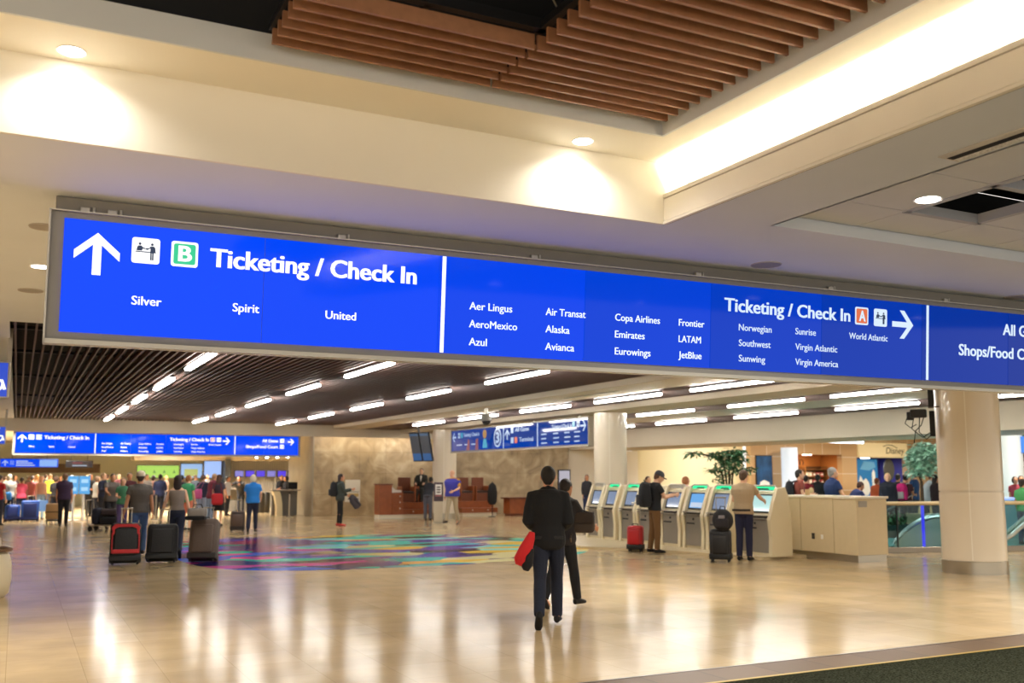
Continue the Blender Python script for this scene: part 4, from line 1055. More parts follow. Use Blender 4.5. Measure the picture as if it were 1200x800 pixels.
person('bent person in a dark shirt and grey trousers working at the wooden stand', on_floor(501, 609.5), 15, 2, '22242c', '4e4e58', '0c0c0e', '14110f',
    h=1.76, lean=38, legs=((6, 6, 0), (2, 4, 0)), arms=((60, 10, 20, 10), (55, 10, 25, 10)), top='tshirt', bulk=1.08)
sit_pose = ((84, 86, 0), (84, 86, 0))
seat_p = at_depth(494, 41.1, 0.62)
sc_, scf = person('seated person in a dark suit and white shirt up on the wooden shoe shine stand', (seat_p.x, seat_p.y, seat_p.z), 190, 0, '2a2822', '2a2822', '0c0c0e', '4a3a30',
    h=1.74, legs=sit_pose, arms=((20, 12, 60, 16), (20, 12, 60, 16)), top='jacket', face=True)
HB, Hm, P_, U_, S_, k_, _ = scf['frame']
MB().ball(P_ + U_ * .38 + Y_ * .125, .055, .04, .15, 12, 8).build('shirt_front', cloth('e0dacb'), sc_, True)
person('woman in dark clothes facing the camera left of the self-service kiosks', on_floor(688, 606), 172, 1, '26262e', '232c4e', '3a3436', '2c1c18',
    h=1.72, legs=EASY, arms=((8, 8, 16, 4), (10, 8, 40, 14)), top='longsleeve', sex='f', hair='long', face=True)
km, kf = person('man in a black tee shirt and brown trousers looking down at a kiosk', on_floor(768, 647.5), 72, 0, '15161a', '6a4a28', '161210', '5a3c28', cap='3a3c44',
    h=1.80, lean=4, legs=((4, 6, 0), (-4, 4, 0)), arms=((26, 6, 74, 18), (24, 6, 76, 18)), head=(4, 26), top='tshirt', bulk=1.04)
backpack('large black backpack worn by the man at the kiosk with the brown trousers', km, kf, cloth('1b1c20'), cloth('26272c'), 1.12)
c = (hand_of(km, kf, 0) + hand_of(km, kf, 1)) / 2
t = thing('phone', 'dark phone held by the man with the black backpack', 'phone', c + Vector((0, 0, .03)), km.rotation_euler.z)
MB().box(-.04, .04, -.075, .075, -.006, .006, .004).build('phone_body', mat('phone_black', '111114', 0.2), t); MB().box(-.036, .036, -.07, .07, .006, .008).build('phone_screen', emat('phone_glow', '8aa0b0', 0.4), t)
t_, tf = person('man in a tan shirt and navy jeans using the rightmost kiosk', on_floor(873, 656.5), 18, 0, 'b09a7c', '1a1c38', '101012', '5a4434',
    h=1.80, lean=3, legs=((3, 4, 0), (-2, 3, 0)), arms=((40, 16, 30, 4), (12, 10, 62, 18)), head=(8, 4), top='tshirt', bulk=1.12, hair='short')
MB().box(-.19, .19, -.158, -.14, .985, 1.03, .004).build('belt', mat('belt_brown', '2a2018', 0.5), t_)
suitcase('small bright red rolling case standing by the man with brown trousers', on_floor(745, 646), 15, .36, .24, .58, mat('case_scarlet', 'b41820', 0.35), BLK2, mat('case_scarlet', 'b41820', 0.35), tilt=0, handle=.50, wheels=4)
bc = on_floor(845, 658)
suitcase('black rolling case with a black backpack on top beside the man in the tan shirt', bc, 8, .42, .28, .64, mat('case_jet', '100d0f', 0.5), BLK2, mat('case_jet', '100d0f', 0.5), tilt=0, handle=.62, wheels=4)
t = thing('backpack', 'round black backpack sitting on the black rolling case', 'backpack', (bc.x - .03, bc.y - .12, .82), -az_of(bc) - R(8))
MB().ball((0, 0, 0), .21, .15, .22, 18, 12).build('bag_body', cloth('17161a'), t, True)
MB().box(-.13, .13, -.18, -.10, -.14, .04, .03, seg=3).build('front_pocket', cloth('221f24'), t, True)
MB().box(-.06, .06, -.19, -.14, .04, .10, .01).build('badge_patch', mat('patch_grey', '7a7478', 0.5), t)
MB().tube([(-.05, 0, .21), (-.04, 0, .27), (.04, 0, .27), (.05, 0, .21)], .011, 8).build('top_handle', cloth('221f24'), t, True)

# ------------------------------------------------------------------ crowd waiting on the left
def crowd(label, px, depth, facing, **kw):
    p = at_depth(px, depth); g = dict(h=1.70)
    g.update(kw); return person(label, p, facing, group='people waiting on the left', **g)
A1 = dict(legs=EASY, arms=DOWN); A2 = dict(legs=STAND, arms=FRONT); A3 = dict(legs=STAND, arms=HOLD)
crowd('person in a red top cut off by the left edge of the photo', 0, 34, 40, sk=0, topc='b01c24', botc='2a2c3c', hairc='4a3828', **A1)
crowd('white-haired person in a pale grey shirt with a dark bag strap at the far left', 11.5, 37, 10, sk=0, topc='b8b4a8', botc='22242e', hairc='ddd6c4', h=1.74, bulk=1.12, top='polo', **A1)
crowd('person in a bright pink top with dark hair beside the blue cases', 26, 38, 6, sk=2, topc='d8506c', botc='20243e', hairc='1c1412', h=1.62, sex='f', bulk=1.2, hair='bun', **A1)
crowd('person in a maroon patterned shirt right of the pink top', 38, 41, 10, sk=1, topc='7a3a3c', botc='2a2a38', hairc='3a281e', h=1.68, **A2)
crowd('light-haired woman in a peach top and pale jeans holding a blue bag', 49, 38.5, 170, sk=0, topc='c89a7c', botc='8fa8b8', hairc='a8885c', h=1.68, sex='f', hair='long', top='tank', **A1)
crowd('person in a yellow-green shirt behind the tan bag', 59, 45, 20, sk=0, topc='b2b03c', botc='3a3a44', hairc='8a6a48', h=1.74, **A1)
crowd('brown-haired person in a dark top left of the purple shirt', 66, 38, 20, sk=0, topc='3a3434', botc='28262c', hairc='5a3c28', h=1.66, sex='f', hair='bob', top='longsleeve', **A2)
crowd('person in a dark purple shirt and black trousers with back turned', 76.5, 33.2, 8, sk=1, topc='3c2a48', botc='15141a', hairc='6a4a30', h=1.76, bulk=1.2, top='polo', **A1)
crowd('dark-haired person in black right of the blue notice stand', 106, 41, 150, sk=1, topc='22242a', botc='1a1a20', hairc='15110f', h=1.74, top='jacket', **A2)
crowd('person in a cream top carrying a dark bag left of the luggage cart', 114, 38, 60, sk=0, topc='cfc4ac', botc='22222a', hairc='7a5a3c', h=1.66, sex='f', hair='bob', **A3)
crowd('tall person in a navy top with light hair behind the luggage cart', 121, 36, 120, sk=0, topc='22263a', botc='1c1c24', hairc='9a7a54', h=1.78, top='longsleeve', **A2)
crowd('dark-haired person in a grey tee shirt leaning on the luggage cart', 131, 31.5, 165, sk=1, topc='6a625c', botc='1c1c22', hairc='1a1310', h=1.76, lean=12, legs=STAND, arms=((35, 10, 30, 6), (35, 10, 30, 6)), bulk=1.12, face=True)
crowd('woman with long brown hair in a green and purple top left of the capped man', 145, 30, 178, sk=0, topc='3f7a5a', botc='4a3c6a', hairc='3c2016', h=1.62, sex='f', hair='long', **A2)
crowd('dark-haired man in a maroon top just behind the pale cap', 152, 34, 170, sk=1, topc='5a2a30', botc='22222c', hairc='17120f', h=1.78, **A1)
crowd('person in a pale grey shirt right of the pale cap', 172, 40, 150, sk=0, topc='bdbdbd', botc='30303a', hairc='6a6a68', h=1.74, top='polo', **A1)
crowd('person in a red and white top between the couple', 180, 42, 20, sk=0, topc='b89090', botc='22222c', hairc='2a1e18', h=1.70, sex='f', hair='bob', **A1)
crowd('person in a navy jacket between the couple, nearer the woman', 188, 40, 15, sk=1, topc='1c2446', botc='1a1a24', hairc='14100e', h=1.74, top='jacket', **A2)
crowd('black-haired person hidden behind the woman in the tank top', 213, 36, 20, sk=1, topc='2a2a34', botc='22222c', hairc='0e0c0c', h=1.70, **A1)
crowd('ginger-haired person in a green tee shirt and salmon shorts', 221, 31, 40, sk=0, topc='3f9a6a', botc='d87a5c', hairc='a86a3c', h=1.70, bottom='shorts', **A1)
crowd('person in a navy top with a pink bag right of the green tee shirt', 238, 37, 30, sk=0, topc='22263e', botc='8a98b0', hairc='5a4030', h=1.72, top='longsleeve', **A2)
crowd('person in a maroon jacket bending beside the woman with the red bag', 248, 36, 60, sk=0, topc='6a1c30', botc='8090a8', hairc='a08060', h=1.76, lean=10, top='jacket', **A2)
crowd('woman with long brown hair and black skirt carrying a red bag', 257, 33.5, 15, sk=0, topc='3a3040', botc='1c1a1e', hairc='4a2e20', h=1.72, sex='f', hair='longer', bottom='skirt', **A1)
crowd('person in a white shirt right of the woman with the red bag', 267, 42, 120, sk=1, topc='c8c8cc', botc='22222c', hairc='17120f', h=1.66, **A1)
ROW = ('8a4a50', '4a3a44', '6a5a50', 'a08878', '2a2c3c', '7a3a3a', '5a5a68', 'b0a090', '3a4a3c', '6a3c4c', '4c4c5c', '8a7060', '28303c', '9a9aa0')
WHERE = ('brown hair', 'dark hair', 'grey hair', 'fair hair')
HC = ('4a3424', '17120f', '8a8680', 'a8885c')
NM = {'8a4a50': 'dusty red', '4a3a44': 'plum grey', '6a5a50': 'taupe', 'a08878': 'beige', '2a2c3c': 'dark navy', '7a3a3a': 'brick red', '5a5a68': 'slate grey', 'b0a090': 'pale stone', '3a4a3c': 'dark green', '6a3c4c': 'mulberry', '4c4c5c': 'blue grey', '8a7060': 'light brown', '28303c': 'charcoal blue', '9a9aa0': 'light grey'}
spots = (6, 18, 33, 44, 54, 71, 84, 103, 126, 139, 166, 195, 229, 243)
for i, px in enumerate(spots):
    crowd(f'person in {NM[ROW[i]]} with {WHERE[i % 4]} in the back rows of the crowd', px, 47 + 2.5 * (i % 3), (20, 160, 75, -60)[i % 4], sk=i % 5, topc=ROW[i], botc='2a2a34', hairc=HC[i % 4], h=1.66 + 0.025 * (i % 5), sex='f' if i % 2 else 'm', hair='bob' if i % 2 else 'short', legs=EASY, arms=DOWN)
crowd('person in dark clothes leaning over the ticket counter left of the blue shirt', 283, 46, 200, sk=1, topc='18181e', botc='18181e', hairc='0e0c0c', h=1.72, lean=25, top='jacket', legs=STAND, arms=((60, 10, 20, 8), (60, 10, 20, 8)))
person('ticket agent in dark uniform behind the curved counter, left of two', at_depth(330, 45.5), 170, 1, '1a1a22', '1a1a22', '101012', '15110f', h=1.70, legs=STAND, arms=FRONT, top='jacket', sex='f', hair='bun', group='ticket agents')
person('ticket agent in dark uniform behind the curved counter, right of two', at_depth(336, 44.5), -100, 1, '22222a', '1a1a22', '101012', '2a1c18', h=1.66, legs=STAND, arms=FRONT, top='jacket', sex='f', hair='bob', group='ticket agents')

BLUE = mat('case_blue', '1c50a8', 0.45); BLUE2 = mat('case_navy', '14286a', 0.5)
suitcase('bright blue case with a pull handle at the far left, left of two', on_floor(14, 611), 0, .52, .3, .62, BLUE, BLUE2, BLUE2, tilt=14, handle=.45, wheels=2)
suitcase('bright blue case behind the person in the pink top, right of two', on_floor(34.5, 611), 0, .62, .34, .78, BLUE, BLUE2, BLUE2, tilt=10, handle=.2, wheels=2)
c = at_depth(9.5, 36.6, .95); t = thing('shoulder_bag', 'blue shoulder bag hanging beside the white-haired person at the far left', 'bag', c, -az_of(c))
MB().box(-.14, .16, -.07, .07, -.16, .14, .06, seg=3).build('bag_body', cloth('2a70b0'), t, True); MB().tube([(-.1, 0, .12), (-.02, .06, .45), (.1, 0, .12)], .012, 8).build('strap', cloth('3a3a3a'), t, True)
c = at_depth(52, 37.9, .55); t = thing('carrier_bag', 'light blue carrier bag hanging beside the woman in the peach top', 'bag', c, -az_of(c))
MB().prism([(-.2, -.22), (.2, -.22), (.17, .2), (-.17, .2)], 'y', -.08, .08).build('bag_body', cloth('6a92c8'), t); MB().tube([(-.1, 0, .19), (-.06, 0, .34), (.06, 0, .34), (.1, 0, .19)], .010, 8).build('carry_handle', cloth('3a4a6a'), t, True)
c = at_depth(65, 35.0, 0); t = thing('tote_bag', 'large tan bag standing on a small cart left of the purple shirt', 'bag', c, -az_of(c))
MB().box(-.26, .26, -.16, .16, .16, .72, .07, seg=3).build('bag_body', cloth('a8865a'), t, True); MB().box(-.27, .27, -.17, .17, .40, .45, .01).build('band', cloth('6a5236'), t)
MB().tube([(-.16, 0, .70), (-.12, 0, .98), (.12, 0, .98), (.16, 0, .70)], .02, 8).build('carry_handle', cloth('8a6c46'), t, True)
mb = MB(); mb.box(-.24, .24, -.15, .15, .10, .15, .01); mb.build('cart_base', DARKMETAL, t)
for sx in (-.2, .2): 
    mb = MB(); mb.prism([(.05 * math.cos(2 * PI * q / 14), .05 + .05 * math.sin(2 * PI * q / 14)) for q in range(14)], 'x', sx - .02, sx + .02); mb.build('wheel', mat('wheel_black', '121214', 0.5), t)
c = at_depth(232, 36.5, .78); t = thing('pink_bag', 'bright pink bag hanging right of the green tee shirt', 'bag', (c.x, c.y, 1.02), -az_of(c))
MB().box(-.17, .17, -.08, .08, -.18, .18, .06, seg=3).build('bag_body', cloth('c85a94'), t, True); MB().tube([(-.1, 0, .17), (.10, .06, .40), (.22, .15, .42), (.12, 0, .17)], .012, 8).build('strap', cloth('8a3a64'), t, True)
c = at_depth(255.5, 33.25, .92); t = thing('red_bag', 'red bag carried by the woman with the black skirt', 'bag', c, -az_of(c))
MB().box(-.19, .19, -.09, .09, -.2, .18, .07, seg=3).build('bag_body', cloth('b02028'), t, True); MB().tube([(-.14, 0, .2), (-.1, .05, .5), (.1, .05, .5), (.14, 0, .2)], .014, 8).build('strap', cloth('701820'), t, True)
# luggage cart
c = at_depth(126, 30.6); t = thing('luggage_cart', 'luggage cart piled with dark bags in front of the grey tee shirt', 'luggage cart', c, -az_of(c) + R(70))
mb = MB(); mb.box(-.3, .3, -.45, .45, .16, .20, .01); mb.build('deck', STEEL, t)
mb = MB(); mb.tube([(-.28, .43, .2), (-.28, .50, .95), (.28, .50, .95), (.28, .43, .2)], .018, 8); mb.build('push_handle', STEEL, t, True)
for sx in (-.25, .25):
    for sy in (-.38, .36):
        mb = MB(); mb.prism([(sy + .08 * math.cos(2 * PI * q / 14), .08 + .08 * math.sin(2 * PI * q / 14)) for q in range(14)], 'x', sx - .02, sx + .02); mb.build('wheel', mat('wheel_black', '121214', 0.5), t)
cz = Matrix.Rotation(-az_of(c) + R(70), 4, 'Z')
for (x, y, z, w, d, h_, col, lb) in ((-.02, -.17, .20, .50, .54, .25, '15151a', 'black duffel bag at the bottom of the luggage cart'), (.0, -.15, .455, .46, .48, .22, '3a2e30', 'dark brown bag on top of the luggage cart'), (0, .25, .20, .5, .2, .5, '1c1c2c', 'upright dark navy bag at the back of the luggage cart')):
    q = c + (cz @ Vector((x, y, z + .003))); g = thing('travel_bag', lb, 'bag', q, -az_of(c) + R(70))
    MB().box(-w / 2, w / 2, -d / 2, d / 2, 0, h_, .07, seg=3).build('bag_body', cloth(col), g, True)
    MB().tube([(-.1, 0, h_ - .01), (-.07, 0, h_ + .04), (.07, 0, h_ + .04), (.1, 0, h_ - .01)], .012, 8).build('carry_handle', cloth('2c2c30'), g, True)
# ================================================================== SELF-SERVICE KIOSKS
KGREY = mat('kiosk_metal', '8d857a', 0.4, 0.4); KSIDE = mat('kiosk_cream', 'dccfae', 0.35); KDARK = mat('kiosk_slot', '141416', 0.4)
KGREEN = emat('kiosk_green', '12d08a', 1.1); KSCR = emat('kiosk_screen', '7f8ea8', 0.62, (0.02, 0.02, 0.03), 0.08)
KSCR2 = emat('kiosk_screen_sky', '5f9ad0', 0.8, (0.02, 0.02, 0.03), 0.08); KSCR3 = emat('kiosk_screen_pale', '9fc4c0', 0.85, (0.02, 0.02, 0.03), 0.08)
mb = MB(); mb.prism([(11.9, 20.0), (12.95, 18.2), (13.62, 15.75), (15.0, 15.75), (15.0, 23.7), (13.4, 23.7), (12.2, 21.2)], 'z', 0.0, 0.055); o = struct('floor_plinth', mb, mat('plinth_stone', 'cbb993', 0.3))
FIN = [(0.0, 0.055), (0.02, 0.45), (-0.02, 0.80), (0.05, 1.02), (0.17, 1.36), (0.21, 1.44), (0.40, 1.46), (0.47, 1.30), (0.53, 0.9), (0.55, 0.5), (0.55, 0.055)]
def kiosk(y, w, label, scr, green):
    t = thing('check_in_kiosk', label, 'kiosk', (13.78, y, 0), R(-90), 'self-service kiosks in a row')
    hw = w / 2
    for s in (-1, 1): MB().prism(FIN, 'x', s * hw - 0.05, s * hw + 0.05).build('side_fin', KSIDE, t)
    MB().prism([(0.06, 0.055), (0.06, 0.80), (0.16, 1.02), (0.26, 1.36), (0.38, 1.38), (0.50, 0.9), (0.50, 0.055)], 'x', -hw + 0.05, hw - 0.05).build('cabinet', KSIDE, t)
    MB().box(-hw + 0.055, hw - 0.055, 0.03, 0.06, 0.12, 0.80, 0.006).build('front_panel', KGREY, t)
    b = MB(); b.box(-hw + 0.05, hw - 0.05, -0.05, 0.07, 0.86, 0.885, 0.008); b.box(-hw + 0.08, hw - 0.08, -0.055, -0.01, 0.80, 0.825, 0.006); b.build('shelf', KGREY, t)
    b = MB(); b.box(-hw + 0.10, hw - 0.10, 0.02, 0.05, 0.826, 0.856); b.box(-hw + 0.10, hw * 0.1, 0.022, 0.03, 0.60, 0.635); b.box(-0.03, 0.03, 0.020, 0.03, 0.69, 0.74, 0.006); b.build('printer_slot', KDARK, t)
    ang = math.atan2(0.10, 0.34)
    M = Matrix.Translation((0, 0.105, 0.93)) @ Matrix.Rotation(-ang, 4, 'X')
    b = MB(); b.box(-hw + 0.06, hw - 0.06, -0.01, 0.03, 0.0, 0.40, 0.006, M); z = b.build('screen_bezel', KDARK, t)
    b = MB(); b.box(-hw + 0.10, hw - 0.10, -0.014, -0.009, 0.035, 0.365, 0, M); b.build('screen', scr, z)
    # header arch
    b = MB(); pts = [(-hw + 0.02, 0.22, 1.37), (-hw + 0.03, 0.24, 1.44), (-hw + 0.10, 0.26, 1.485), (hw - 0.10, 0.26, 1.485), (hw - 0.03, 0.24, 1.44), (hw - 0.02, 0.22, 1.37)]
    b.tube(pts, 0.022, 8); b.build('header_arch', SILVER, t, True)
    b = MB(); b.prism([(-hw + 0.07, 1.40), (-hw + 0.11, 1.465), (hw - 0.11, 1.465), (hw - 0.07, 1.40)], 'y', 0.235, 0.285); b.build('header_light', KGREEN if green else mat('header_grey', 'b0aa9c', 0.3), t)
    if green:
        b = MB(); b.prism([(-hw * 0.35, 1.405), (-hw * 0.2, 1.435), (hw * 0.45, 1.435), (hw * 0.5, 1.405)], 'y', 0.231, 0.236); b.build('header_mark', KDARK, t)
    return t
def ky(px): return 13.92 / math.tan(PHI + math.atan((px - PPX) / FH))
for px, w, s, g, lb in ((699, .60, KSCR, 0, 'farthest kiosk of the row, with an unlit grey top'), (716.5, .62, KSCR, 1, 'second kiosk from the far end of the row, with a green lit top'),
    (739, .66, KSCR, 1, 'third kiosk from the far end, green topped, next to the red case'), (760, .66, KSCR, 0, 'kiosk hidden behind the man with the black backpack'),
    (789, .72, KSCR, 0, 'wide kiosk with an unlit top in front of the man in brown trousers'), (816, .70, KSCR2, 1, 'green-topped kiosk with a bright sky picture on its screen'),
    (844, .70, KSCR, 1, 'green-topped kiosk partly hidden by the man in the tan shirt'), (888, .95, KSCR3, 1, 'widest and nearest kiosk, green topped, used by the man in the tan shirt')):
    k = kiosk(ky(px), w, lb, s, g)
    if s is KSCR2:
        z = [c for c in k.children if c.name.startswith('screen_bezel')][0]
        M = Matrix.Translation((0, 0.105, 0.93)) @ Matrix.Rotation(-math.atan2(0.10, 0.34), 4, 'X')
        b = MB(); b.box(-.22, .22, -0.016, -0.0138, 0.05, 0.16, 0, M); b.build('screen_form', emat('kiosk_form', 'b0c0d4', 0.7), z)
# pale counter beside the kiosks
t = thing('counter', 'pale laminate counter with a steel plinth between the kiosks and the round column', 'counter', (14.78, 14.3, 0))
b = MB(); b.box(0, .82, 0, 2.15, .14, 1.24, .006); b.box(0.2, 1.05, 1.6, 2.15, .14, 1.24, .006); b.build('cabinet', CREAM, t)
b = MB(); b.box(-.03, .85, -.03, 2.18, 1.24, 1.285, .008); b.build('worktop', CREAM2, t)
b = MB(); b.box(.03, .80, .03, 2.1, 0, .14); b.build('plinth', STEEL, t)
b = MB(); b.box(-.006, 0, .62, .628, .14, 1.24); b.box(-.006, 0, 1.55, 1.558, .14, 1.24); b.build('panel_joint', mat('joint_tan', 'a08c68', 0.5), t)
MB().box(-.012, 0, 1.16, 1.24, .40, .52, .004).build('socket_plate', mat('socket_dark', '2c2824', 0.5), t); MB().box(-.012, 0, .92, .98, .41, .50, .004).build('socket_plate', WHITE, t)
MB().box(.05, .28, -.008, 0, 1.08, 1.20, .002).build('notice_plate', mat('notice_grey', '9a948c', 0.5), t)
MB().cyl((.35, 1.7, 1.285), .05, .12, 20).build('paper_cup', mat('cup_tan', 'c0a070', 0.6), t)
# the lower run of the counter behind the kiosks
t = thing('back_counter', 'low cream counter running behind the kiosks', 'counter', (15.15, 16.65, 0))
b = MB(); b.box(0, .5, 0, 6.6, 0.0, 1.20, .006); b.build('cabinet', mat('counter_lime', 'd6d4a0', 0.4), t); b = MB(); b.box(-.03, .53, -.02, 6.62, 1.20, 1.245, .006); b.build('worktop', CREAM2, t)

# ================================================================== ESCALATOR WELL AND RAILING
GL = glass('balustrade_glass', 'cfe6e4')
def rail(name, label, a, b_, n):
    a = Vector(a); b_ = Vector(b_); L = (b_ - a).length
    t = thing(name, label, 'railing', a, math.atan2(b_.y - a.y, b_.x - a.x))
    for i in range(n): MB().box(L * i / n + .01, L * (i + 1) / n - .01, -.008, .008, .12, 1.04).build('glass_pane', GL, t)
    MB().tube([(0, 0, 1.08), (L, 0, 1.08)], .045, 12).build('handrail', mat('rail_cream', 'c9b48c', 0.35, 0.2), t, True)
    MB().box(0, L, -.05, .05, 0, .12, .005).build('base_rail', mat('rail_steel', '8a8072', 0.3, 0.8), t)
    for i in range(n + 1): MB().box(L * i / n - .012, L * i / n + .012, -.02, .02, .12, 1.06).build('post', DARKMETAL, t)
rail('glass_railing', 'glass railing with a cream handrail around the escalator well', (15.95, 16.3, 0), (24.0, 13.9, 0), 5)
WELL = mat('teal_carpet', '58999f', 0.6, var=0.2, vscale=3)
mb = MB(); mb.prism([(16.4, 18.0), (24.5, 15.2), (29, 17), (30, 24), (22, 27.5), (17.5, 25)], 'z', 0.004, 0.010); struct('floor_teal', mb, WELL)
eb = at_depth(1044, 23.4); ea = -az_of(at_depth(1075, 23.4))
t = thing('escalator', 'escalator with curved pale side panels seen through the glass railing', 'escalator', eb, ea)
arc = [(.1 * i, .10 + .66 * (1 - (1 - min(1, .1 * i / 1.15)) ** 2.2)) for i in range(0, 25)]
for yy in (0.0, 1.1):
    b = MB(); b.prism([(0, .012)] + [(x, z - .05) for x, z in arc] + [(2.4, .012)], 'y', yy - .03, yy + .03); b.build('side_panel', mat('escalator_panel', 'c2c8c6', 0.3, 0.1), t)
    b = MB(); b.tube([(x, yy, z) for x, z in arc], .04, 8); b.build('handrail', mat('escalator_silver', 'c4d2d6', 0.25, 0.6), t, True)
    b = MB(); b.tube([(x * 1.05 - .5, yy + .25, z + .42 - .12 * x) for x, z in arc[:14]], .035, 8); b.build('upper_handrail', mat('escalator_rubber', '1c2c2e', 0.4), t, True)
    b = MB(); b.tube([(1.95, yy - .05, .08), (2.2, yy - .05, .16), (2.5, yy - .05, .36), (2.9, yy - .05, .74), (3.4, yy - .05, 1.05)], .05, 8); b.build('return_handrail', mat('escalator_silver', 'c4d2d6', 0.25, 0.6), t, True)
b = MB()
for i in range(8): b.box(.1 + i * .28, .38 + i * .28, .05, 1.05, .012, .06 + .06 * min(i, 5))
b.build('steps', mat('escalator_step', '5c6466', 0.4, 0.6), t)
t = thing('light_post', 'slim blue and violet lit post behind the glass railing', 'light post', tuple(at_depth(1079, 22.75)))
MB().cyl((0, 0, 0), .035, 1.05, 16).build('lit_tube', emat('violet_glow', '4a3cff', 0.9), t, True); MB().cyl((0, 0, 0), .07, .03, 16).build('base', DARKMETAL, t); MB().ball((0, 0, 1.06), .04).build('cap', DARKMETAL, t, True)
# low planting in the well
def leaf_cloud(mb, c, r, n, ls, seed, flat=1.0):
    rnd = random.Random(seed); bm = mb.bm; c = Vector(c)
    for _ in range(n):
        d = Vector((rnd.gauss(0, 1), rnd.gauss(0, 1), rnd.gauss(0, 1))).normalized() * (rnd.random() ** .45)
        p = c + Vector((d.x * r[0], d.y * r[1], d.z * r[2]))
        a = rnd.random() * 2 * PI; e = rnd.uniform(-.9, .3)
        t = Vector((math.cos(a) * math.cos(e), math.sin(a) * math.cos(e), math.sin(e))); s = t.cross(Vector((rnd.random() - .5, rnd.random() - .5, 1))).normalized(); l = ls * rnd.uniform(.6, 1.25); w = l * .2 * flat
        q = [p, p + t * l * .45 + s * w, p + t * l, p + t * l * .45 - s * w]
        bm.faces.new([bm.verts.new(x) for x in q])
    return mb
LEAF = mat('leaf_green', '4a7a52', 0.5, var=0.3, vscale=5); LEAF2 = mat('leaf_bright', 'b4e4c8', 0.35, var=0.45, vscale=4); BARK = mat('bark', '4a3a2a', 0.8)
c = at_depth(1043, 27.5); t = thing('planter', 'low green planter behind the glass railing, below the shoppers', 'planter', c)
b = MB(); b.lathe([(.5, 0), (.6, .35), (.56, .36), (.48, .3)], 24); b.build('pot', mat('pot_dark', '2c3c38', 0.5), t, True); leaf_cloud(MB(), (0, 0, .5), (.45, .4, .22), 300, .16, 3).build('foliage', LEAF, t)
# ---- tall indoor trees
def tree(name, label, base, trunks, clouds, lm, ls, flat=1.0, pot=True):
    t = thing(name, label, 'tree', base); b = Vector(base)
    if pot:
        m_ = MB(); m_.lathe([(.36, 0), (.45, .6), (.47, .62), (.42, .62), (.38, .5)], 28); m_.build('pot', mat('pot_cream', 'bcae90', 0.5), t, True)
    for k, pts in enumerate(trunks): MB().tube([Vector(p) for p in pts], [.04 - .03 * i / (len(pts) - 1) for i in range(len(pts))], 8).build('trunk', BARK, t, True)
    m_ = MB()
    for k, (cc, r, n) in enumerate(clouds): leaf_cloud(m_, cc, r, n, ls, k + 11, flat)
    m_.build('foliage', lm, t)
def rel(px, py, base, dpt):
    p = at_depth(px, dpt); z = EYE + (HOR - py) * (dpt / math.cos(0)) / F_PX
    return Vector((p.x - base.x, p.y - base.y, z))
D1 = 27.5; base = at_depth(851, D1)
P1 = lambda x, y: rel(x, y, base, D1)
tree('potted_tree', 'slender potted tree with narrow leaves in front of the cream wall behind the kiosks', base,
    [[(0.0, 0, .5), P1(852, 585), P1(851, 560), P1(848, 540), P1(842, 530)], [(.08, 0, .5), P1(857, 585), P1(858, 560), P1(862, 540), P1(868, 528)], [(-.06, .05, .5), P1(849, 575), P1(846, 553), P1(835, 551), P1(828, 551)], [(0, 0, .5), P1(853, 580), P1(856, 556), P1(870, 549), P1(880, 548)], [P1(848, 541), P1(836, 535), P1(822, 532), P1(806, 530)], [(0, .05, .5), P1(854, 570), P1(855, 545), P1(854, 528)]],
    [(P1(852, 543), (.34, .4, .35), 330), (P1(862, 536), (.45, .4, .22), 260), (P1(838, 533), (.30, .3, .12), 110), (P1(814, 531), (.34, .2, .08), 70), (P1(836, 551), (.26, .2, .07), 70), (P1(875, 550), (.28, .3, .10), 80), (P1(846, 560), (.22, .3, .22), 90), (P1(858, 529), (.5, .3, .10), 120)], LEAF, .20, .8)
D2 = 28.2; base = at_depth(1079, D2); P2 = lambda x, y: rel(x, y, base, D2)
tree('leafy_tree', 'bushy bright-leaved indoor tree by the shops, left of the round column', base,
    [[(0, 0, .5), P2(1079, 580), P2(1079, 550), P2(1082, 530)], [(.05, 0, .5), P2(1080, 565), P2(1072, 545), P2(1068, 532)]],
    [(P2(1085, 528), (.40, .5, .28), 620), (P2(1077, 541), (.36, .4, .3), 360), (P2(1070, 534), (.22, .3, .22), 130), (P2(1090, 545), (.3, .4, .3), 240), (P2(1078, 551), (.34, .4, .2), 180)], LEAF2, .17, 1.5)
c = at_depth(1200, 36); t = thing('leafy_tree', 'palm-like plant high up right of the round column', 'tree', c)
MB().tube([(0, 0, 0), (.05, 0, 1.6), (0, 0, 3.2)], [.08, .06, .05], 8).build('trunk', BARK, t, True)
leaf_cloud(MB(), (-.1, 0, 3.2), (.7, .6, .35), 160, .55, 5, .5).build('foliage', LEAF, t)

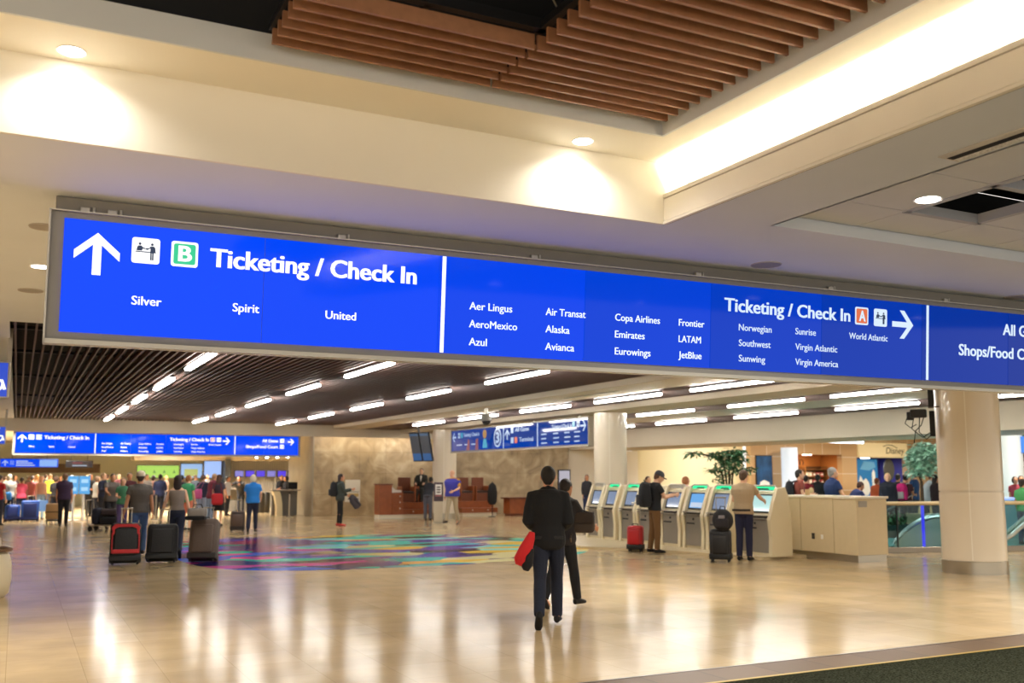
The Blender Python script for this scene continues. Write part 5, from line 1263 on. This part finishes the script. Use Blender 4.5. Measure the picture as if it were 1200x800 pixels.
# ================================================================== SHOPS
WOODLIT = mat('shop_wood', 'b8783c', 0.5)
mb = MB(); mb.box(36.7, 40.5, 41.6, 41.7, 0, 3.2); mb.box(36.7, 36.8, 40.35, 41.6, 0, 3.2); mb.box(40.4, 40.5, 40.35, 41.6, 0, 3.2); mb.box(36.7, 40.5, 40.35, 41.6, 2.85, 2.95); struct('wall_shop_left', mb, WOODLIT)
mb = MB(); mb.box(41.4, 45.5, 42.0, 42.1, 0, 3); mb.box(41.4, 45.5, 40.35, 42, 2.72, 2.8); mb.box(45.42, 45.5, 40.35, 42, 0, 2.75); mb.box(41.4, 41.48, 40.35, 42, 0, 2.75); struct('wall_shop_right', mb, mat('shop_violet', '3c3a86', 0.5))
lt = thing('shop_lamp', 'warm ceiling lamp inside the left shop with lit shelves', 'ceiling light', (38.5, 40.65, 2.84))
MB().cyl((0, 0, -.03), .25, .03, 24).build('lens', GLOWDIM, lt); ld = bpy.data.lights.new('lamp', 'AREA'); ld.energy = 30; ld.color = (1, .78, .5); ld.shape = 'DISK'; ld.size = .5
lo = bpy.data.objects.new('lamp', ld); COL.objects.link(lo); lo.parent = lt; lo.location = (0, 0, -.05)
lt = thing('shop_lamp', 'pale ceiling lamp inside the violet shop', 'ceiling light', (43.4, 41.2, 2.70))
MB().cyl((0, 0, -.03), .25, .03, 24).build('lens', GLOWDIM, lt); ld = bpy.data.lights.new('lamp', 'AREA'); ld.energy = 35; ld.color = (.9, .92, 1); ld.shape = 'DISK'; ld.size = .5
lo = bpy.data.objects.new('lamp', ld); COL.objects.link(lo); lo.parent = lt; lo.location = (0, 0, -.05)
t = thing('shop_shelf', 'wooden shelf unit full of goods inside the left shop', 'shelf', (37.05, 41.02, 0))
b = MB(); b.box(0, 3.3, .5, .55, 0, 2.2); b.build('back_panel', mat('shelf_back', '5a3a20', 0.6), t)
for z in (.45, .85, 1.25, 1.65, 2.05): MB().box(0, 3.3, 0, .5, z - .03, z).build('shelf_board', mat('shelf_board', '8a5c30', 0.5), t)
for x in (0, 1.65, 3.27): MB().box(x, x + .03, 0, .5, 0, 2.2).build('upright', mat('shelf_board', '8a5c30', 0.5), t)
rnd = random.Random(5)
GC = (('e4d6c0', 'cream'), ('b8484a', 'red'), ('d8c8b4', 'pale'), ('8a5a3a', 'brown'), ('c8a04c', 'yellow'))
protos = {}
for r_, z in enumerate((.85, 1.25, 1.65)):
    for i in range(11):
        col, nm = GC[rnd.randrange(5)]
        x = 37.10 + i * .28; p = (x + .06, 41.14, z + .001)
        if nm not in protos:
            g = thing('boxed_goods', f'small {nm} package on the lit shop shelves', 'package', p, rnd.uniform(-.1, .1), 'packages on the shop shelves')
            MB().box(-.09, .09, -.07, .07, 0, .22, .012).build('package', mat('goods_' + nm, col, 0.5), g); MB().box(-.08, .08, -.074, -.07, .06, .15).build('paper_label', WHITE, g)
            protos[nm] = g
        else:
            g = copy_tree(protos[nm]); g.location = p; g.rotation_euler = (0, 0, rnd.uniform(-.1, .1))
t = thing('wall_ornament', 'tangled dark scroll ornament above the shelves in the left shop', 'ornament', (38.6, 41.55, 2.42))
for k in range(4):
    MB().tube([(-.35 + k * .22 + .14 * math.cos(a), -.02, .16 * math.sin(a)) for a in [R(i * 30) for i in range(-2, 9)]], .022, 6).build('scroll', mat('iron_scroll', '4a3018', 0.5), t, True)
t = thing('shop_sign', 'cream shop fascia sign with dark lettering over the violet shop', 'sign', (41.56, 39.86, 2.72))
MB().box(0, 3.75, 0, .14, 0, .80, .01).build('board', emat('fascia_cream', 'e8cf92', 0.3, (.5, .4, .25), 0.4), t)
lettering('shop_name', 'Disney', 2.05, 3.45, .20, .36, mat('fascia_ink', '5a5040', 0.5), t, -.012, 0.0, .18)
MB().tube([(1.85, -.012, .60), (2.2, -.012, .70), (2.6, -.012, .66), (2.95, -.012, .52)], .022, 6).build('flourish', mat('fascia_ink', '5a5040', 0.5), t, True)
t = thing('window_graphic', 'blue and white window graphic in the violet shop', 'poster', (41.62, 40.1, .55))
MB().box(0, 1.55, 0, .04, 0, 2.05).build('panel', mat('graphic_blue', '2a7cc0', 0.4), t)
MB().prism([(.1, .05), (.05, .75), (.22, 1.15), (.42, .85), (.62, 1.0), (.85, .75), (.95, .3), (.75, .05)], 'y', -.008, 0).build('white_shape', mat('graphic_white', 'e6eae8', 0.5), t)
MB().prism([(1.12, .35), (1.1, 1.3), (1.22, 1.5), (1.34, 1.3), (1.36, .35)], 'y', -.008, 0).build('white_shape', mat('graphic_white', 'e6eae8', 0.5), t)
MB().prism([(.2, 1.5), (.5, 1.95), (1.3, 1.9), (1.4, 1.62), (.9, 1.42)], 'y', -.008, 0).build('pale_shape', mat('graphic_sky', '66a8d6', 0.5), t)
t = thing('oval_board', 'dark grey oval board standing in the violet shop window', 'board', (44.3, 40.3, 1.3))
b = MB(); b.prism([(.42 * math.cos(2 * PI * k / 28), .72 + .62 * math.sin(2 * PI * k / 28)) for k in range(28)], 'y', 0, .05); b.build('panel', mat('oval_grey', '5a5c58', 0.5), t)
MB().cyl((0, .02, -1.3), .03, 1.42, 10).build('stand', DARKMETAL, t)
t = thing('poster', 'tall blue poster with a pale shape on the sand tile wall behind the kiosks', 'poster', (34.3, 39.93, .75))
MB().box(0, 1.1, 0, .05, 0, 2.0, .01).build('frame', DARKMETAL, t); MB().box(.04, 1.06, -.01, 0, .04, 1.96).build('panel', mat('poster_blue', '1c4a7c', 0.3, var=.5, vscale=2), t)
MB().prism([(.15, .3), (.25, .62), (.5, .72), (.85, .6), (.9, .35), (.5, .22)], 'y', -.016, -.01).build('pale_shape', mat('graphic_white', 'e6eae8', 0.5), t)
t = thing('light_column', 'tall glowing white-blue column between the blue poster and the left shop', 'column light', (36.0, 39.3, 0))
MB().cyl((0, 0, .1), .42, 3.05, 28).build('lit_shaft', emat('column_glow', 'c8def4', 0.42, (.5, .55, .6)), t, True); MB().cyl((0, 0, 0), .46, .1, 28).build('base', STEEL, t)
t = thing('pendant_light', 'long bright cool ceiling light above the left shop', 'ceiling light', (38.2, 37.5, 3.36))
MB().box(-1.3, 1.2, -.08, .08, 0, .16, .02).build('diffuser', emat('pendant_glow', 'e4f2ff', 3.0), t); MB().box(-1.3, 1.2, -.05, .05, .16, .24).build('housing', SILVER, t)
for x in (-1.0, .9): MB().cyl((x, 0, .24), .012, 1.0, 8).build('cable', STEEL, t)
# beyond the round column on the right
t = thing('light_column', 'tall white column with a small blue panel right of the round column', 'column light', tuple(at_depth(1184, 33)))
MB().cyl((0, 0, .08), .42, 3.6, 28).build('shaft', mat('column_white', 'dfe6ea', 0.4), t, True); MB().cyl((0, 0, 0), .46, .1, 28).build('base', STEEL, t)
MB().box(.05, .42, -.48, -.40, 2.45, 3.0, .01).build('blue_panel', emat('column_panel', '2a78d0', 0.9), t)
mb = MB(); mb.box(44, 62, 33.5, 33.7, 0, 4.6); mb.box(61.8, 62, 6.6, 34, 0, 4.6); struct('wall_right', mb, mat('wall_pale_blue', 'c8d4d6', 0.5))
t = thing('shop_counter', 'pale blue lit counter right of the round column', 'counter', tuple(at_depth(1192, 29)), R(-42))
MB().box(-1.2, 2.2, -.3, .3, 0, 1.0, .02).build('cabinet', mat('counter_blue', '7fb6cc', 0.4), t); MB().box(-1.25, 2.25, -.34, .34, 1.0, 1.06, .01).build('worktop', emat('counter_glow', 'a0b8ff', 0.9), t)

# people beyond the counter and the railing
G = 'shoppers beyond the railing'
def shopper(label, px, depth, facing, **kw):
    g = dict(h=1.72, legs=EASY, arms=DOWN); g.update(kw); return person(label, at_depth(px, depth), facing, group=G, **g)
sm, sf = shopper('dark-haired man in a rust shirt with a backpack behind the pale counter', 936, 26, 80, sk=0, topc='8a4438', hairc='17120f', h=1.84, arms=FRONT)
backpack('dark backpack worn by the man in the rust shirt behind the counter', sm, sf, cloth('22242a'), cloth('2c2e34'))
shopper('person in a dark red top right of the rust shirt', 944, 30, 10, sk=1, topc='7a1420', hairc='2a1a14', h=1.70)
shopper('small person with fair hair in a violet top behind the counter', 950, 27, 20, sk=0, topc='6a5aa0', hairc='d8c08a', h=1.36)
shopper('person in black in front of the lit shop shelves', 958, 33, 10, sk=1, topc='18181a', hairc='120e0c', h=1.72, top='jacket')
shopper('grey-haired man in a navy polo shirt leaning on the pale counter', 975, 23.5, 62, sk=0, topc='20386a', hairc='9a9894', h=1.88, bulk=1.2, top='polo', arms=((20, 14, 20, 2), (10, 10, 40, 6)))
shopper('person with brown hair bending low behind the pale counter', 994, 27, 60, sk=1, topc='2c3a6a', hairc='4a2a20', h=1.62, lean=34, arms=FRONT)
shopper('person in a dark jacket and orange hood left of the blonde woman', 1027, 33, 40, sk=0, topc='c85a30', hairc='8a4a2a', h=1.60, top='jacket')
shopper('blonde woman in a black jacket and grey top facing the camera', 1040, 29, 176, sk=0, topc='1c2230', hairc='d8be88', h=1.76, sex='f', hair='bob', top='jacket', bulk=1.15, face=True)
shopper('dark-haired person between the blonde woman and the pink bag', 1052, 33, 20, sk=1, topc='2a2e3a', hairc='1c1412', h=1.74)
pm, pf = shopper('woman with dark brown hair bun and a bright pink bag on her back', 1061, 29.5, 30, sk=1, topc='4a2c34', hairc='2a1612', h=1.72, sex='f', hair='bun', arms=FRONT)
backpack('bright pink backpack worn by the woman with the dark bun', pm, pf, cloth('d0267c'), cloth('b8b6b8'))
shopper('man in a dark blue cap looking to the left by the leafy tree', 1071, 31, -70, sk=0, topc='2c4a7a', hairc='2a1c14', h=1.84, cap='1c2c50')
shopper('person in a white shirt bending forward right of the blue cap', 1084, 30, 100, sk=0, topc='c4d0dc', hairc='6a4a38', h=1.80, lean=16, bulk=1.15, top='polo', arms=FRONT)
shopper('person in a dark brown coat next to the round column', 1096, 29, 60, sk=1, topc='2c2024', hairc='241814', h=1.70, top='jacket', sex='f', hair='long')
shopper('dark-haired person at the blue counter right of the column, left of two', 1189, 30.2, 160, sk=1, topc='b04450', hairc='2a1612', h=1.66, sex='f', hair='bob')
shopper('dark-haired person at the blue counter right of the column, right of two', 1196, 30.8, 170, sk=1, topc='6a2a3c', hairc='1c1210', h=1.68, sex='f', hair='bob')
shopper('person in a green shirt and jeans at the right edge behind the glass railing', 1197, 24.5, 40, sk=1, topc='4a9a5a', botc='2a3c5c', hairc='2a1c14', h=1.60, top='polo')
shopper('person with brown hair behind the kiosks, left of the cream wall tree', 759, 29, 150, sk=0, topc='b8a890', hairc='4a3020', h=1.66)
shopper('ginger-haired person in a pink top behind the kiosks', 803, 27, 60, sk=0, topc='c890a4', hairc='a0643c', h=1.66, hair='bob', sex='f')

# ================================================================== FURNITURE AND FITTINGS BY THE MARBLE WALL
OAK = mat('reddish_oak', '8e4a22', 0.4, var=.15, vscale=5); OAK2 = mat('dark_oak', '6a3418', 0.45)
KNOB = mat('white_knob', 'e0d8c8', 0.3)
c = at_depth(456, 39.4); t = thing('shoe_shine_cabinet', 'tall reddish wooden cabinet with white-knobbed drawers against the marble wall', 'cabinet', c, R(0))
MB().box(-.5, .02, -.3, .3, .16, 1.32, .01).build('body', OAK, t); b = MB(); b.box(.02, .50, -.3, .3, .16, 1.02, .01); b.build('drawer_chest', OAK, t)
b = MB(); b.box(-.52, .06, -.32, .32, 1.32, 1.37, .008); b.build('top_board', OAK2, t); MB().box(-.5, .5, -.26, .26, 0, .16).build('plinth', CREAM2, t)
for z in (.3, .54, .78):
    d_ = MB().box(.06, .46, -.315, -.295, z, z + .2, .006).build('drawer', OAK, t); MB().ball((.36, -.33, z + .1), .028).build('knob', KNOB, d_, True)
MB().prism([(.05, 1.02), (.05, 1.25), (.2, 1.12), (.44, 1.12), (.44, 1.02)], 'y', -.25, .1).build('white_cloth', mat('cloth_white', 'd8d2c8', 0.8), t)
def shine_stand(label, px, depth, chairs):
    c = at_depth(px, depth); t = thing('shoe_shine_stand', label, 'wooden stand', c)
    W = .62 * chairs / 2 + .22
    b = MB(); b.box(-W, W, -.1, .7, .14, .62, .01); b.box(-W, W, -.5, -.1, .14, .34, .01); b.build('step_base', OAK, t); MB().box(-W + .05, W - .05, -.45, .65, 0, .14).build('plinth', CREAM2, t)
    for s in range(chairs):
        x = (s - (chairs - 1) / 2) * .72
        b = MB(); b.box(x - .27, x + .27, .05, .55, .96, 1.06, .03); b.build('seat', mat('seat_leather', '2c1a14', 0.4), t, True)
        b = MB(); b.box(x - .28, x + .28, .52, .60, .62, 1.62, .02); b.build('backrest', OAK2, t)
        for q in (-1, 1): MB().box(x + q * .29 - .03, x + q * .29 + .03, .02, .58, .62, 1.26, .015).build('armrest', OAK, t)
        b = MB(); b.box(x - .24, x + .24, .06, .5, .62, .96); b.build('seat_box', OAK2, t)
        MB().ball((x, -.53, .25), .025).build('knob', KNOB, t, True)
    return t
shine_stand('reddish wooden shoe shine stand with a seated customer behind the bent person', 489, 40.6, 2)
shine_stand('reddish wooden shoe shine stand with empty seats right of the vest man', 557, 42.3, 2)
c = at_depth(577, 41.0); t = thing('draped_coat_stand', 'black coats hanging on a stand at the right end of the empty shoe shine stand', 'coat stand', c)
MB().cyl((0, 0, 0), .02, 1.45, 10).build('pole', DARKMETAL, t); MB().cyl((0, 0, 0), .16, .03, 20).build('base', DARKMETAL, t)
MB().loft([ring(Vector((0, 0, z)), Z_, X_, a, b_, 16) for z, a, b_ in ((.5, .12, .10), (.62, .2, .14), (1.0, .22, .15), (1.3, .16, .12), (1.4, .05, .05))]).build('coats', cloth('121214'), t, True)
c = at_depth(604, 42.0); t = thing('wooden_desk', 'small reddish wooden desk against the marble wall left of the walking man', 'desk', c)
MB().box(-.42, .42, -.3, .3, .1, .72, .01).build('cabinet', OAK, t); MB().box(-.52, .52, -.36, .36, .72, .78, .01).build('desk_top', OAK2, t); MB().box(-.38, .38, -.26, .26, 0, .1).build('plinth', OAK2, t)
c = at_depth(510 + 4, 35.4); t = thing('notice_totem', 'slim pale notice stand with a dark framed poster left of the vest man', 'notice stand', c, R(-22))
MB().box(-.16, .16, -.06, .06, .04, .78, .01).build('pedestal', mat('totem_pale', 'c8bca4', 0.5), t); MB().box(-.2, .2, -.12, .12, 0, .04, .008).build('foot', STEEL, t)
b = MB(); b.box(-.17, .17, -.05, .05, .78, 1.46, .01); z = b.build('poster_frame', mat('frame_mauve', '4a3c44', 0.5), t); MB().box(-.11, .11, -.06, -.05, 1.02, 1.38).build('poster_sheet', WHITE, z); MB().box(-.11, .11, -.062, -.05, .96, 1.0).build('poster_band', mat('band_rose', 'b06a6a', 0.5), z)
for k in range(3): MB().box(-.07, .07, -.064, -.06, 1.08 + k * .09, 1.13 + k * .09).build('poster_print', mat('print_grey', '56504e', 0.6), z)
p = on_y(404, 588, 40.9); q = on_y(422, 562, 40.9); t = thing('wall_notice', 'white notice board with small dark marks on the left marble wall', 'notice board', (p.x, 40.87, p.z))
MB().box(0, q.x - p.x, 0, .03, 0, q.z - p.z, .004).build('board', mat('notice_white', 'd6cebc', 0.5), t); b = MB()
for i in range(4): b.box(.12 + i * .14, .18 + i * .14, -.004, 0, .1, .16)
b.box(.1, .62, -.004, 0, .42, .44); b.build('notice_print', mat('print_grey', '56504e', 0.6), t); MB().box(.14, .6, -.005, 0, .22, .36).build('notice_picture', mat('notice_tan', 'b89a5c', 0.5), t)
t = thing('wall_screen', 'small wall screen showing a pale picture beyond the walking man', 'screen', tuple(at_depth(661, 41.0, 1.0)))
MB().box(-.3, .3, -.03, .03, 0, .95, .01).build('frame', BLACK, t); MB().box(-.25, .25, -.04, -.03, .06, .9).build('display', emat('wall_screen_glow', 'b4b0bc', 0.6), t); MB().box(-.06, .06, -.02, .02, -1.0, 0).build('pole', DARKMETAL, t)
# hanging flight monitors
pm_ = on_y(496, 524, 34.6); t = thing('flight_monitor', 'tilted pair of tall dark flight screens hanging before the marble wall', 'monitor', (pm_.x, 34.6, 2.22), R(-20))
t.rotation_euler = (R(16), 0, R(-60))
for k in (-1, 1):
    b = MB(); b.box(k * .24 - .225, k * .24 + .225, 0, .09, 0, 1.12, .012); s_ = b.build('screen_case', mat('monitor_case', '15171a', 0.4), t)
    b = MB(); b.box(k * .24 - .2, k * .24 + .2, -.006, 0, .05, 1.08); d_ = b.build('display', emat('flight_dark', '33363c', 0.7), s_)
    MB().box(k * .24 - .2, k * .24 + .2, -.009, -.006, .05, .32).build('display_band', emat('flight_blue', '245c96', 0.5), d_); MB().box(k * .24 - .2, k * .24 + .2, -.009, -.006, 1.0, 1.08).build('display_header', emat('flight_slate', '34506e', 0.7), d_)
MB().cyl((0, .05, 1.1), .03, .34, 10).build('drop_pole', DARKMETAL, t)
# ceiling dome camera
d_ = on_floor(572, 480, 0); 
pd = Vector((on_y(572, 483, 24.6).x, 24.6, 3.50)); t = thing('dome_camera', 'grey dome camera hanging under the dark ceiling strip left of the side sign', 'security camera', (12.05, 25.6, ZR))
MB().cyl((0, 0, -.18), .05, .18, 14).build('drop_pole', SILVER, t, True); b = MB(); b.lathe([(.06, -.18), (.15, -.24), (.16, -.36), (.13, -.38)], 28); b.build('camera_housing', mat('camera_grey', '8c8880', 0.4), t, True); MB().ball((0, 0, -.38), .125, .125, .13, 20, 10).build('dome', mat('dome_black', '1c1c22', 0.1), t, True)
# black bracket with camera and cables on the round column
cp_ = on_y(1092, 486, 11.75); t = thing('antenna_bracket', 'black bracket with a camera, loose cables and a thin rod on the round column', 'bracket', (14.70, 12.35, 2.9))
AZ = R(-51.7)
t.rotation_euler = (0, 0, AZ)
MB().box(-.05, .05, -.03, .03, .02, .62, .004).build('mast', DARKMETAL, t)
b = MB(); b.box(-.04, .05, -.08, .02, -.50, -.04, .01); b.build('equipment_box', BLACK, t)
b = MB(); b.box(-.36, -.08, -.10, .06, -.16, -.01, .02); b.box(-.42, -.30, -.07, .03, -.20, -.05, .02); b.build('camera_body', mat('camera_black', '1a1a1e', 0.5), t)
b = MB(); b.tube([(-.05, -.02, .02), (.40, -.06, .05), (.68, -.08, .07)], .013, 8); b.ball((.68, -.08, .07), .026); b.build('rod', mat('rod_brown', '5a4a3c', 0.5), t, True)
for k, pts in enumerate(([(-.3, -.04, -.16), (-.34, -.05, -.36), (-.16, -.05, -.52), (-.02, -.05, -.42)], [(-.2, -.05, -.14), (-.22, -.06, -.42), (-.10, -.06, -.55), (0, -.05, -.46)], [(-.4, -.03, -.12), (-.45, -.04, -.26), (-.36, -.05, -.34), (-.26, -.04, -.28)], [(-.12, -.05, -.12), (-.18, -.07, -.3), (-.28, -.06, -.4), (-.31, -.05, -.62)])):
    MB().tube(pts, .009, 6).build('cable', BLACK, t, True)

# ================================================================== CHECK-IN HALL ON THE LEFT
def screen_wall(name, label, x0, x1, z0, z1, y, m):
    t = thing(name, label, 'screen', (x0, y, z0)); MB().box(0, x1 - x0, 0, .12, 0, z1 - z0, .01).build('frame', DARKMETAL, t); MB().box((x1 - x0) * .4, (x1 - x0) * .6, .12, .6, (z1 - z0) * .4, (z1 - z0) * .6).build('wall_mount', DARKMETAL, t); MB().box(.03, x1 - x0 - .03, -.01, 0, .03, z1 - z0 - .03).build('display', m, t); return t
t = screen_wall('display_wall', 'lime green display wall above the queue behind the pale cap', 5.6, 7.75, 1.55, 2.25, 55, emat('lime_glow', '8cbc3c', 0.8))
for k in range(4): MB().prism([(.3 + k * .5, .28), (.38 + k * .5, .46), (.46 + k * .5, .28)], 'y', -.016, -.011).build('display_mark', emat('lime_dark', '5a8a28', 0.6), t)
t = screen_wall('display_wall', 'pale blue and yellow display wall right of the lime green one', 7.8, 8.95, 1.55, 2.35, 55, emat('sky_glow', '7ea0c8', 0.85))
MB().box(.2, .9, -.016, -.011, .1, .5).build('display_mark', emat('yellow_glow', 'a8b060', 0.7), t)
t = screen_wall('display_wall', 'pale lilac blue display wall left of the dark post', 9.0, 9.95, 1.55, 2.5, 55, emat('lilac_glow', '8aa6d8', 0.9))
mb = MB(); mb.box(5.4, 14.0, 54.4, 56.0, 2.5, 3.52); struct('wall_check_in_header', mb, mat('header_brown', '94866f', 0.6))
mb = MB(); mb.box(10.0, 10.3, 54.3, 55.6, 0, 2.6); struct('column_dark', mb, mat('dark_post', '2a2e30', 0.5))
mb = MB()
for k in range(30): mb.box(10.35 + k * .125, 10.41 + k * .125, 55.0, 55.1, 0.9, 2.5)
mb.box(10.3, 14.1, 55.1, 55.2, 0, 2.5); struct('wall_check_in_back', mb, mat('ribbed_grey', '9a9488', 0.5))
for k in range(6):
    screen_wall('counter_screen', f'small violet blue screen over the ticket counters, {ORD[k]} from the left', 10.55 + k * .58, 11.05 + k * .58, 1.62, 1.98, 54.5, emat('violet_screen' if k in (1, 2, 4) else 'lavender_screen', '3a22c0' if k in (1, 2, 4) else '6a68b0', 0.9))['group'] = 'screens over the ticket counters'
for k in range(7):
    t = thing('downlight', f'tiny warm light in the row above the ticket counters, {ORD[k]} from the left', 'ceiling light', (11.3 + k * .42, 52.6 - k * .55, 2.62), 0, 'lights above the ticket counters')
    MB().cyl((0, 0, 0), .07, .05, 14).build('lens', GLOW, t); MB().cyl((0, 0, .05), .012, .85, 6).build('stem', STEEL, t)
mb = MB(); mb.box(-2.0, 4.2, 60.5, 60.8, 1.85, 2.35); struct('trim_11', mb, mat('band_brown', '5a4632', 0.6))
def ticket_counter(label, px, depth, w, rz=0):
    c = at_depth(px, depth); t = thing('ticket_counter', label, 'counter', c, rz)
    MB().box(-w, w, -.30, .30, 1.04, 1.10, .01).build('worktop', mat('counter_stone', '8a8276', 0.3), t)
    MB().box(-w + .1, w - .05, .05, .28, 0, 1.04, .01).build('cabinet', mat('counter_grey', '6a655c', 0.5), t)
    b = MB(); b.prism([(-.30, 1.04), (-.20, .8), (-.12, .4), (-.12, 0), (.14, 0), (.12, .5), (.06, .85), (.0, 1.04)], 'y', -.28, .04); o_ = b.build('curved_leg', mat('counter_cream', 'd8c8a0', 0.35), t); o_.location = (-w + .35, 0, 0)
    MB().box(w * .2, w * .2 + .4, -.1, .02, 1.12, 1.42, .01).build('monitor', BLACK, t); MB().box(w * .2 + .16, w * .2 + .24, -.06, -.01, 1.10, 1.13).build('monitor_stand', DARKMETAL, t)
    return t
ticket_counter('ticket counter with a curved cream leg at the right end of the check-in hall', 334, 42.2, .62)
ticket_counter('ticket counter with a curved cream leg left of the blue shirt', 272, 47.0, .9)
for k, px in enumerate((301, 307, 313)):
    c = at_depth(px, 45.0 + k * .6); t = thing('baggage_bin', f'tall grey bin between the ticket counters, {ORD[k]} from the left', 'bin', c, 0, 'grey bins by the ticket counters')
    b = MB(); b.lathe([(.15, 0), (.17, .05), (.17, .86), (.15, .9)], 20); b.build('bin_body', mat('bin_grey', '4a4844', 0.5, .3), t, True); MB().cyl((0, 0, .9), .13, .02, 20).build('bin_lid', BLACK, t)
c = on_floor(93, 605); t = thing('notice_stand', 'stand with two light blue panels on white posts in front of the queue', 'notice stand', (at_depth(93, 37.5)), -az_of(c))
for s in (-1, 1):
    MB().cyl((s * .17, 0, 0), .04, 1.0, 14).build('post', mat('post_white', 'd8dce0', 0.4), t, True)
    p_ = MB().box(s * .2 - .19, s * .2 + .19, -.05, .05, 1.0, 1.68, .01).build('blue_panel', emat('stand_blue', '4f9cd4', 0.75), t)
    for q in range(2): MB().box(s * .2 - .12, s * .2 + .12, -.058, -.051, 1.12 + q * .3, 1.26 + q * .3).build('panel_print', emat('stand_pale', '9cc8e6', 0.8), p_)
MB().box(-.42, .42, -.2, .2, 0, .03, .008).build('base', STEEL, t)
def stanchion(label, px, depth):
    c = at_depth(px, depth); t = thing('queue_post', label, 'queue post', c, 0, 'queue posts')
    MB().cyl((0, 0, .03), .03, .92, 12).build('pole', STEEL, t, True); b = MB(); b.lathe([(.17, 0), (.17, .015), (.05, .04)], 24); b.build('base', STEEL, t, True); MB().cyl((0, 0, .95), .04, .05, 12).build('cap', BLACK, t)
stanchion('steel queue post in front of the curved ticket counter', 340, 40.4); stanchion('steel queue post between the couple', 184, 38.0); stanchion('steel queue post behind the pale cap', 168, 43.0)
# pale rounded bin cut by the left edge
c = at_depth(-3.5, 14.0); t = thing('waste_bin', 'pale rounded bin with a brown lid cut off by the left edge of the photo', 'bin', c)
b = MB(); b.lathe([(.17, 0), (.235, .06), (.26, .25), (.25, .48), (.215, .60), (.17, .63)], 36); b.build('bin_body', mat('bin_cream', 'd9cdb0', 0.4), t, True)
b = MB(); b.lathe([(.20, .625), (.255, .64), (.255, .675), (.16, .70)], 36); b.build('bin_lid', mat('bin_lid', '6a4c30', 0.4), t, True); b = MB(); b.lathe([(.06, .70), (.11, .72), (.10, .82), (.04, .86)], 24); b.build('bin_cap', STEEL, t, True)
